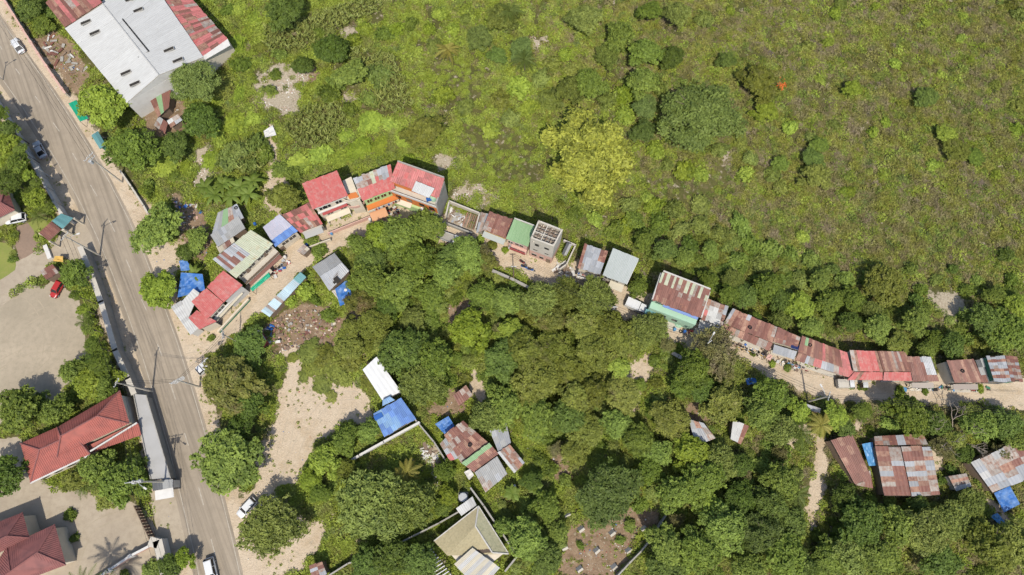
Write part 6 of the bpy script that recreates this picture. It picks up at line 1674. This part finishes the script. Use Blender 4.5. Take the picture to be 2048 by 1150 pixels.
def palm_kind(name, px, py, h, kind, label, size=1.0, cat='plant', seed=0, group=None):
    r = random.Random(seed or int(px * 3 + py)); b = P(px, py, h); b.z = 0
    root = thing(name, label, cat, b, group=group)
    up = Vector((0, 0, 1)); lean = Vector((r.uniform(-.3, .3), r.uniform(-.3, .3), 0))
    top = b + up * h + lean
    rad = {'banana': .16, 'coconut': .17, 'papaya': .1, 'areca': .1}[kind]
    MB().tube([b - up * .1, b + up * h * .5 + lean * .3, top], [rad * 1.3, rad, rad * .8], 7).build('trunk', M_TRUNK if kind != 'banana' else M_PALM, root)
    n = {'banana': 9, 'coconut': 19, 'papaya': 12, 'areca': 12}[kind]
    for k in range(n):
        m = MB(); a = 2 * math.pi * k / n + r.uniform(-.25, .25)
        if kind == 'banana': frond(m, top, a, r.uniform(1.8, 2.6) * size, .34 * size, r.uniform(.7, 1.5), r.uniform(.8, 1.9))
        elif kind == 'coconut': frond(m, top, a, r.uniform(2.4, 3.6) * size, .5 * size, r.uniform(.2, 1.4), r.uniform(.8, 2.6), n=6, leaflets=26)
        elif kind == 'areca': frond(m, top, a, r.uniform(1.6, 2.4) * size, .5 * size, r.uniform(.3, 1.2), r.uniform(.5, 1.4), n=5, leaflets=14)
        else: frond(m, top, a, r.uniform(.9, 1.3) * size, .32 * size, r.uniform(.1, .6), r.uniform(.1, .5), n=4)
        mt = M_BAN if kind in ('banana', 'papaya') else (M_PALMY if size < .99 else M_PALM)
        m.build('frond', mt, root)
    return root
BW = ['leftmost', 'second from the left', 'third from the left', 'fourth from the left', 'fifth from the left', 'sixth from the left', 'rightmost']
for k, (x, y) in enumerate(((412, 376), (430, 392), (446, 368), (462, 390), (480, 372), (496, 388), (508, 362))):
    palm_kind('banana_plant', x, y, 2.4, 'banana', 'banana plant above the grey shack, %s of the clump' % BW[k], 1.15, 'banana plant', group='banana plants above the grey shack')
palm_kind('coconut_palm', 898, 98, 4.5, 'coconut', 'small pale coconut palm in the grass at the top', .95, 'palm')
palm_kind('coconut_palm', 1020, 20, 5.0, 'coconut', 'coconut palm at the top beside the feathery tree', 1.0, 'palm')
palm_kind('coconut_palm', 815, 945, 4.0, 'coconut', 'young yellow palm above the feathery pair of trees', .9, 'palm')
palm_kind('coconut_palm', 1640, 850, 5.0, 'coconut', 'yellowish palm at the upper end of the footpath', .92, 'palm')
palm_kind('coconut_palm', 1598, 868, 4.5, 'coconut', 'palm left of the upper end of the footpath', 1.0, 'palm')
palm_kind('coconut_palm', 1590, 985, 4.5, 'coconut', 'palm beside the lower footpath', 1.0, 'palm')
palm_kind('coconut_palm', 1050, 120, 4.0, 'coconut', 'palm beside the white rocks at the top', 1.0, 'palm')
palm_kind('coconut_palm', 165, 1175, 7.0, 'coconut', 'coconut palm in the courtyard, left of two casting long shadows', 1.2, 'palm')
palm_kind('coconut_palm', 212, 1185, 6.0, 'coconut', 'coconut palm in the courtyard, right of two casting long shadows', 1.1, 'palm')
for k, (x, y, s, w) in enumerate(((20, 340, 1.2, 'over the boundary wall, near the left edge'), (55, 372, 1.2, 'behind the boundary wall, above the gate'), (85, 410, 1.1, 'just above the teal gate roof'), (5, 385, 1.1, 'beside the brown roofed house'), (75, 430, 1.0, 'left of the teal gate roof'), (170, 645, 1.0, 'on the edge of the gravel lot, upper'), (185, 700, 1.0, 'on the edge of the gravel lot, lower'), (165, 975, 1.1, 'leftmost by the red tiled house front'), (205, 962, 1.2, 'middle one before the red tiled house'), (240, 940, 1.2, 'before the red tiled veranda'), (270, 962, 1.0, 'nearest the transformer pole'), (185, 940, 1.1, 'under the red tiled eave'))):
    palm_kind('garden_palm', x, y, 2.8, 'areca', 'clumping garden palm ' + w, s, 'palm', group='garden palms of the compounds')
palm_kind('papaya_plant', 1028, 985, 2.6, 'papaya', 'papaya plant right of the thatched house', 1.4, 'papaya plant'); palm_kind('papaya_plant', 1073, 978, 2.4, 'papaya', 'papaya plant further right, in dark shade', 1.2, 'papaya plant'); palm_kind('banana_plant', 388, 548, 2.2, 'banana', 'banana plant behind the blue roadside shelter', 1.0, 'banana plant')
def bare_tree():
    b = P(1888, 868); b.z = 0
    root = thing('bare_tree', 'bare pale branched tree right of the patchwork shack roof', 'tree', b)
    r = random.Random(4); m = MB(); up = Vector((0, 0, 1))
    def br(p, d, l, rad, dep):
        q = p + d * l * .5 + Vector((r.uniform(-.1, .1), r.uniform(-.1, .1), .05)) * l; e = p + d * l
        m.tube([p, q, e], [rad, rad * .8, rad * .6], 5)
        if dep:
            for _ in range(3):
                nd = (d + Vector((r.uniform(-.9, .9), r.uniform(-.9, .9), r.uniform(-.1, .4)))).normalized()
                br(e, nd, l * .68, rad * .58, dep - 1)
    br(b - up * .1, Vector((.05, .05, 1)), 2.2, .22, 0)
    for k in range(5):
        a = k * 1.26 + .3
        br(b + up * 2.0, Vector((math.cos(a), math.sin(a), .5)).normalized(), 2.6, .13, 3)
    m.build('branches', plain('pale_bark', (.34, .28, .22), (.24, .2, .16), 2), root)
bare_tree()
b = P(1564, 170, 4.4)
m = MB(); r = random.Random(9)
for k in range(60):
    p = b + Vector((r.gauss(0, .45), r.gauss(0, .55), r.gauss(0, .25))); n = Vector((r.gauss(0, 1), r.gauss(0, 1), 1.5)).normalized(); u = n.cross(Vector((1, 0, 0))).normalized() * .16; v = n.cross(u)
    m.face(p - u, p - v, p + u, p + v)
for o in list(scene.objects):
    if o.name.startswith('leafy_tree') and abs(o.location.x - P(1520, 162, 5).x) < 1.2 and abs(o.location.y - P(1520, 162, 5).y) < 1.5:
        m.build('orange_blossom', plain('orange_petal', (.6, .11, .02), (.5, .14, .03), 3), o); break
write_labels()

# ================================================================ ground, then ground cover
def tuft(name, mat, seed, n, spread, hgt, leaf, elong, dome=True, stand=0.0):
    r = np.random.default_rng(seed)
    a = r.uniform(0, 2 * np.pi, n); q = np.sqrt(r.uniform(0, 1, n)) * spread
    z = hgt * (1 - (q / spread) ** 2 * .8) * r.uniform(.35, 1.0, n) if dome else r.uniform(.1, hgt, n)
    pos = np.stack([q * np.cos(a), q * np.sin(a), z], 1)
    out = np.stack([np.cos(a), np.sin(a), np.zeros(n)], 1)
    nrm = out * .5 + np.array([0, 0, .8]) + r.normal(size=(n, 3)) * .5
    tw = None
    if stand: tw = out * (1 - stand) + np.array([0, 0, stand]) + 0.1 * r.normal(size=(n, 3)); nrm = np.cross(tw, r.normal(size=(n, 3)))
    me = leafmesh(name, mat, pos, nrm, leaf, elong, r.uniform(0, 1, n), seed, 0, tw)
    return bpy.data.objects.new(name, me)           # a seedling for the scatter, not itself in the scene
def boxpts(n):
    x0, x1, y0, y1 = -124, 124, -24, 114
    x, y = rng.uniform(x0, x1, n), rng.uniform(y0, y1, n)
    # keep only what the drone could see, with a margin
    k = (np.abs(x) < 0.098 * (y + 16) * 2.3 + 92)
    return x[k], y[k]
def blocked(x, y, amp=1.0, extra=()):
    b = np.zeros(x.shape, bool)
    for k in ('dirt', 'soil', 'nolow'): b |= mask(k, x, y, amp)
    for p in FOOT: b |= inpoly(x, y, p)
    for p in extra: b |= inpoly(x, y, p)
    return b
CORN = [W(p) for p in ([(530, 62), (620, 42), (745, -8), (772, 22), (700, 55), (640, 92), (585, 105), (530, 112)], [(745, 108), (790, 118), (832, 212), (790, 232), (735, 218), (712, 200), (770, 190), (740, 140)], [(585, 225), (690, 208), (705, 262), (640, 300), (590, 290), (575, 260)], [(705, 95), (745, 105), (735, 140), (705, 120)], [(455, 285), (520, 285), (540, 320), (520, 350), (470, 345), (450, 320)])]
M_GR = vegmat('hill_grass', (.066, .072, .019), (.215, .222, .060), (.215, .175, .095), (.50, .66), .05, .25, .7)
M_GR2 = vegmat('lush_grass', (.072, .098, .015), (.208, .262, .046), (.165, .150, .06), (.58, .78), .06, .25, .7)
M_WD = vegmat('hill_weed', (.048, .072, .018), (.150, .195, .048), (.10, .13, .045), (.55, .75), .07, .22, .7)
M_DRY = vegmat('dry_stalk', (.13, .108, .085), (.215, .18, .15), (.16, .125, .12), (.5, .7), .08, .15, .8)
M_CORN = vegmat('corn_leaf', (.085, .115, .038), (.185, .205, .080), None, (.6, .7), .08, .2, .6)
def patch(name, mat, seed, n=95, spread=1.0, hgt=.5, leaf=.12, elong=1.4, stand=0.0):
    """a square metre or three of ground cover: leaves of uneven height"""
    r = np.random.default_rng(seed)
    a = r.uniform(0, 2 * np.pi, n); q = r.uniform(0, 1, n) ** .6 * spread
    x, y = q * np.cos(a), q * np.sin(a)
    hz = hgt * (.15 + .85 * fnoise(x + 50, y + 50, .55, seed, 2) ** 1.5) * (1 - .5 * (q / spread) ** 2)
    pos = np.stack([x, y, hz * r.uniform(.5, 1.1, n)], 1)
    nrm = np.array([0, 0, 1.0]) + r.normal(size=(n, 3)) * .55
    return bpy.data.objects.new(name, leafmesh(name, mat, pos, nrm, leaf, elong, r.uniform(0, 1, n), seed))
KINDS = [[patch('grass_patch', M_GR, 11 + i, 120, 1.0, .75, .11, 1.7) for i in range(2)], [patch('lush_patch', M_GR2, 21 + i, 110, 1.0, .75, .12, 1.3) for i in range(2)],
         [patch('weed_patch', M_WD, 31 + i, 110, .9, .75, .12, 1.1) for i in range(2)], [patch('dry_patch', M_DRY, 41 + i, 60, .8, .5, .055, 4.0) for i in range(2)]]
SEED = tuft('weed_seed', M_GR2, 2, 18, .5, .4, .15, 1.5)
SMOOTH = [W(p) for p in ([(1290, 350), (1450, 340), (1465, 390), (1330, 425), (1290, 400)], [(930, 250), (1050, 240), (1060, 330), (1040, 400), (950, 360), (900, 300)], [(860, 90), (980, 150), (940, 220), (860, 180)])]
def rots(n): return np.stack([rng.uniform(-.15, .15, n), rng.uniform(-.15, .15, n), rng.uniform(0, 6.28, n)], 1)
x, y = boxpts(66000)
ok = ~blocked(x, y)
for p in CORN: ok &= ~inpoly(x, y, p)
rb = mask('rub', x, y) | mask('bare', x, y); ok &= ~(rb & (rng.random(len(x)) < .7 + .3 * (fnoise(x, y, 2.2, 35, 2) > .5)))
ok &= ~((fnoise(x, y, 3.2, 43, 3) < .37) & (rng.random(len(x)) < .75))
x, y = x[ok], y[ok]
smooth = np.zeros(len(x), bool)
for p in SMOOTH: smooth |= inpoly(*wobble(x, y, 1.2), p)
hill = 1 / (1 + np.exp(-(x - 22 + (y - 55) * .35 + (fnoise(x, y, 22, 51) - .5) * 40) / 8))     # right of the valley the slope is drier
u = rng.random(len(x)); pz = fnoise(x, y, 5, 61, 3); pd = fnoise(x, y, 5, 71, 3)
kind = np.where(u < .16 + .7 * (pz - .5), 2, np.where(rng.random(len(x)) < hill * .70 + .08, 0, 1))
kind = np.where(rng.random(len(x)) < np.clip((pd - .46) * 1.8, 0.02, .5) * (.2 + .8 * hill), 3, kind)
big = np.clip((fnoise(x, y, 4.0, 81, 3) - .40) * 3.5, .0, 1.2)
var = rng.integers(0, 2, len(x))
for k, (nm, lb) in enumerate((('hill_grass', 'olive tufted grass spread over the slope'), ('lush_grass', 'fresh bright grass and creepers between the fields'), ('low_weeds', 'low dark leafy weeds in patches over the slope'), ('dry_stalks', 'dry brown stalks standing in the grass'))):
    for v in range(2):
        m_ = (kind == k) & (var == v); n = int(m_.sum())
        s = (.65 + .55 * rng.random(n)) * np.where(smooth[m_], .5, 1.0) + .3 * big[m_] * (k in (1, 2))
        scatter(nm, lb + (', finer leaved' if v else ', coarser leaved'), 'grass', np.stack([x[m_], y[m_], gz_at(x[m_], y[m_]) + .02], 1), s, rots(n), KINDS[k][v])
# undergrowth that fills the gaps between the crowns
UG = [W(p) for p in ([(690, 480), (880, 455), (980, 520), (1100, 590), (1230, 640), (1340, 700), (1480, 700), (1600, 780), (1660, 820), (1640, 880), (1500, 920), (1330, 960), (1100, 860), (940, 790), (820, 790), (740, 720), (700, 620)], [(1290, 1000), (1340, 940), (1500, 950), (1620, 1060), (1680, 1010), (1900, 1010), (1960, 1060), (2060, 1060), (2060, 1170), (1250, 1170), (1330, 1060)], [(1250, 470), (1500, 470), (1700, 560), (1900, 640), (2060, 560), (2060, 700), (1900, 700), (1720, 690), (1560, 640), (1450, 600), (1290, 530)], [(1000, 1000), (1120, 1000), (1120, 1160), (1030, 1160)], [(590, 900), (700, 860), (720, 920), (640, 1000)])]
x, y = boxpts(8500)
k = np.zeros(len(x), bool)
wx, wy = wobble(x, y, 1.0)
for p in UG: k |= inpoly(wx, wy, p)
for p in FOOT: k &= ~inpoly(x, y, p)
l_, r_ = strip(ALLEY, 3.4, 3.0); k &= ~inpoly(x, y, l_ + r_[::-1])
k &= ~((mask('dirt', x, y) | mask('soil', x, y)) & (rng.random(len(x)) < .97))
x, y = x[k], y[k]; v = rng.integers(0, 3, len(x))
for i, sp in enumerate('gfo'):
    m_ = v == i; n = int(m_.sum())
    src = bpy.data.objects.new('undergrowth_seed', SM[sp][i])
    scatter('undergrowth', 'tangled undergrowth beneath the trees, %s' % LOOK[sp], 'undergrowth', np.stack([x[m_], y[m_], gz_at(x[m_], y[m_]) + .3], 1), rng.uniform(.7, 1.7, n), rots(n), src)
GRASS = [None, SEED, SEED]
# corn in rows
cs = tuft('corn_seed', M_CORN, 6, 16, .34, 1.6, .16, 3.4, False, .45)
pts = []
for p in CORN:
    xs, ys = [q[0] for q in p], [q[1] for q in p]
    gx, gy = np.meshgrid(np.arange(min(xs), max(xs), .62), np.arange(min(ys), max(ys), .85))
    a = .5; cx, cy = (min(xs) + max(xs)) / 2, (min(ys) + max(ys)) / 2
    rx, ry = (gx - cx) * math.cos(a) - (gy - cy) * math.sin(a) + cx, (gx - cx) * math.sin(a) + (gy - cy) * math.cos(a) + cy
    rx, ry = rx.ravel() + rng.normal(0, .12, rx.size), ry.ravel() + rng.normal(0, .1, rx.size)
    wx, wy = wobble(rx, ry, .6)
    k = inpoly(wx, wy, p) & (rng.random(rx.size) < .9)
    pts.append(np.stack([rx[k], ry[k], np.zeros(k.sum())], 1))
pts = np.concatenate(pts)
scatter('corn_crop', 'rows of grey-green corn in small plots', 'corn', pts, rng.uniform(.75, 1.2, len(pts)), rots(len(pts)), cs)
# sparse weeds on the bare ground, undergrowth beneath the trees
x, y = boxpts(26000)
b = mask('dirt', x, y) | mask('soil', x, y)
for p in Z['nolow'] + FOOT: b &= ~inpoly(x, y, p)
l_, r_ = strip(ALLEY, 2.0, 1.8); b &= ~inpoly(x, y, l_ + r_[::-1])
b &= fnoise(x, y, 3.0, 91, 3) > np.where(mask('soil', x, y), .44, .50)
x, y = x[b], y[b]
scatter('bare_ground_weeds', 'thin scattered weeds on the bare dirt', 'weeds', np.stack([x, y, np.zeros(len(x))], 1), rng.uniform(.3, .75, len(x)), rots(len(x)), GRASS[2])
l_, r_ = strip(ROAD, 4.4, 4.8); inroad = l_ + r_[::-1]
x, y = boxpts(40000)
l1, r1 = strip(ROAD, 9, 8.5); k = inpoly(x, y, l1 + r1[::-1]) & ~inpoly(x, y, inroad) & (fnoise(x, y, 2.5, 95, 3) > .56)
for p in FOOT: k &= ~inpoly(x, y, p)
x, y = x[k], y[k]
scatter('verge_weeds', 'low weeds along both road verges', 'weeds', np.stack([x, y, np.zeros(len(x))], 1), rng.uniform(.25, .6, len(x)), rots(len(x)), GRASS[1])
# rubble and litter
def stone(name, mat, seed):
    r = random.Random(seed); m = MB()
    ring = [[(math.cos(a) * r.uniform(.6, 1) * q, math.sin(a) * r.uniform(.6, 1) * q, z) for a in [k * 1.0472 for k in range(6)]] for q, z in ((1, 0), (.9, .35), (.45, .6))]
    m.prism(ring[0], ring[1]); m.prism(ring[1], ring[2])
    return bpy.data.objects.new(name, m.mesh(name, mat))
def stonemat(name, cols):
    mt, nt, N, L = nodes_of(name)
    oi = N('ShaderNodeObjectInfo'); cr = N('ShaderNodeValToRGB'); cr.color_ramp.interpolation = 'CONSTANT'
    el = cr.color_ramp.elements
    while len(el) < len(cols): el.new(len(el) / len(cols))
    for k, c in enumerate(cols): el[k].position = k / len(cols); el[k].color = rgb(c)
    L(oi.outputs['Random'], cr.inputs[0])
    return finish(mt, nt, N, L, cr.outputs[0], .9, .2)
st = stone('rubble_seed', stonemat('rubble_stone', ((.44, .40, .33), (.36, .30, .23), (.50, .47, .41), (.38, .28, .22), (.29, .24, .18), (.52, .49, .44), (.30, .21, .16))), 3)
x, y = boxpts(420000)
k = mask('rub', x, y) & (fnoise(x, y, 1.6, 33, 3) > .38)
for p in FOOT: k &= ~inpoly(x, y, p)
x, y = x[k], y[k]
scatter('rubble', 'pale broken rubble and stones in loose patches', 'rubble', np.stack([x, y, np.zeros(len(x))], 1), .06 + .22 * rng.random(len(x)) ** 3, rots(len(x)), st)
lt = stone('litter_seed', stonemat('litter_scraps', ((.5, .5, .48), (.32, .26, .19), (.08, .15, .32), (.45, .42, .36), (.3, .08, .06), (.22, .17, .13), (.47, .44, .39))), 5)
x, y = boxpts(60000)
k = (mask('soil', x, y) | (mask('dirt', x, y) & (rng.random(len(x)) < .12))) & (fnoise(x, y, 4, 37, 3) > .52)
for p in FOOT + [inroad]: k &= ~inpoly(x, y, p)
x, y = x[k], y[k]
scatter('litter', 'small scraps of litter on the bare ground', 'litter', np.stack([x, y, np.zeros(len(x))], 1), .05 + .14 * rng.random(len(x)) ** 2, rots(len(x)), lt)
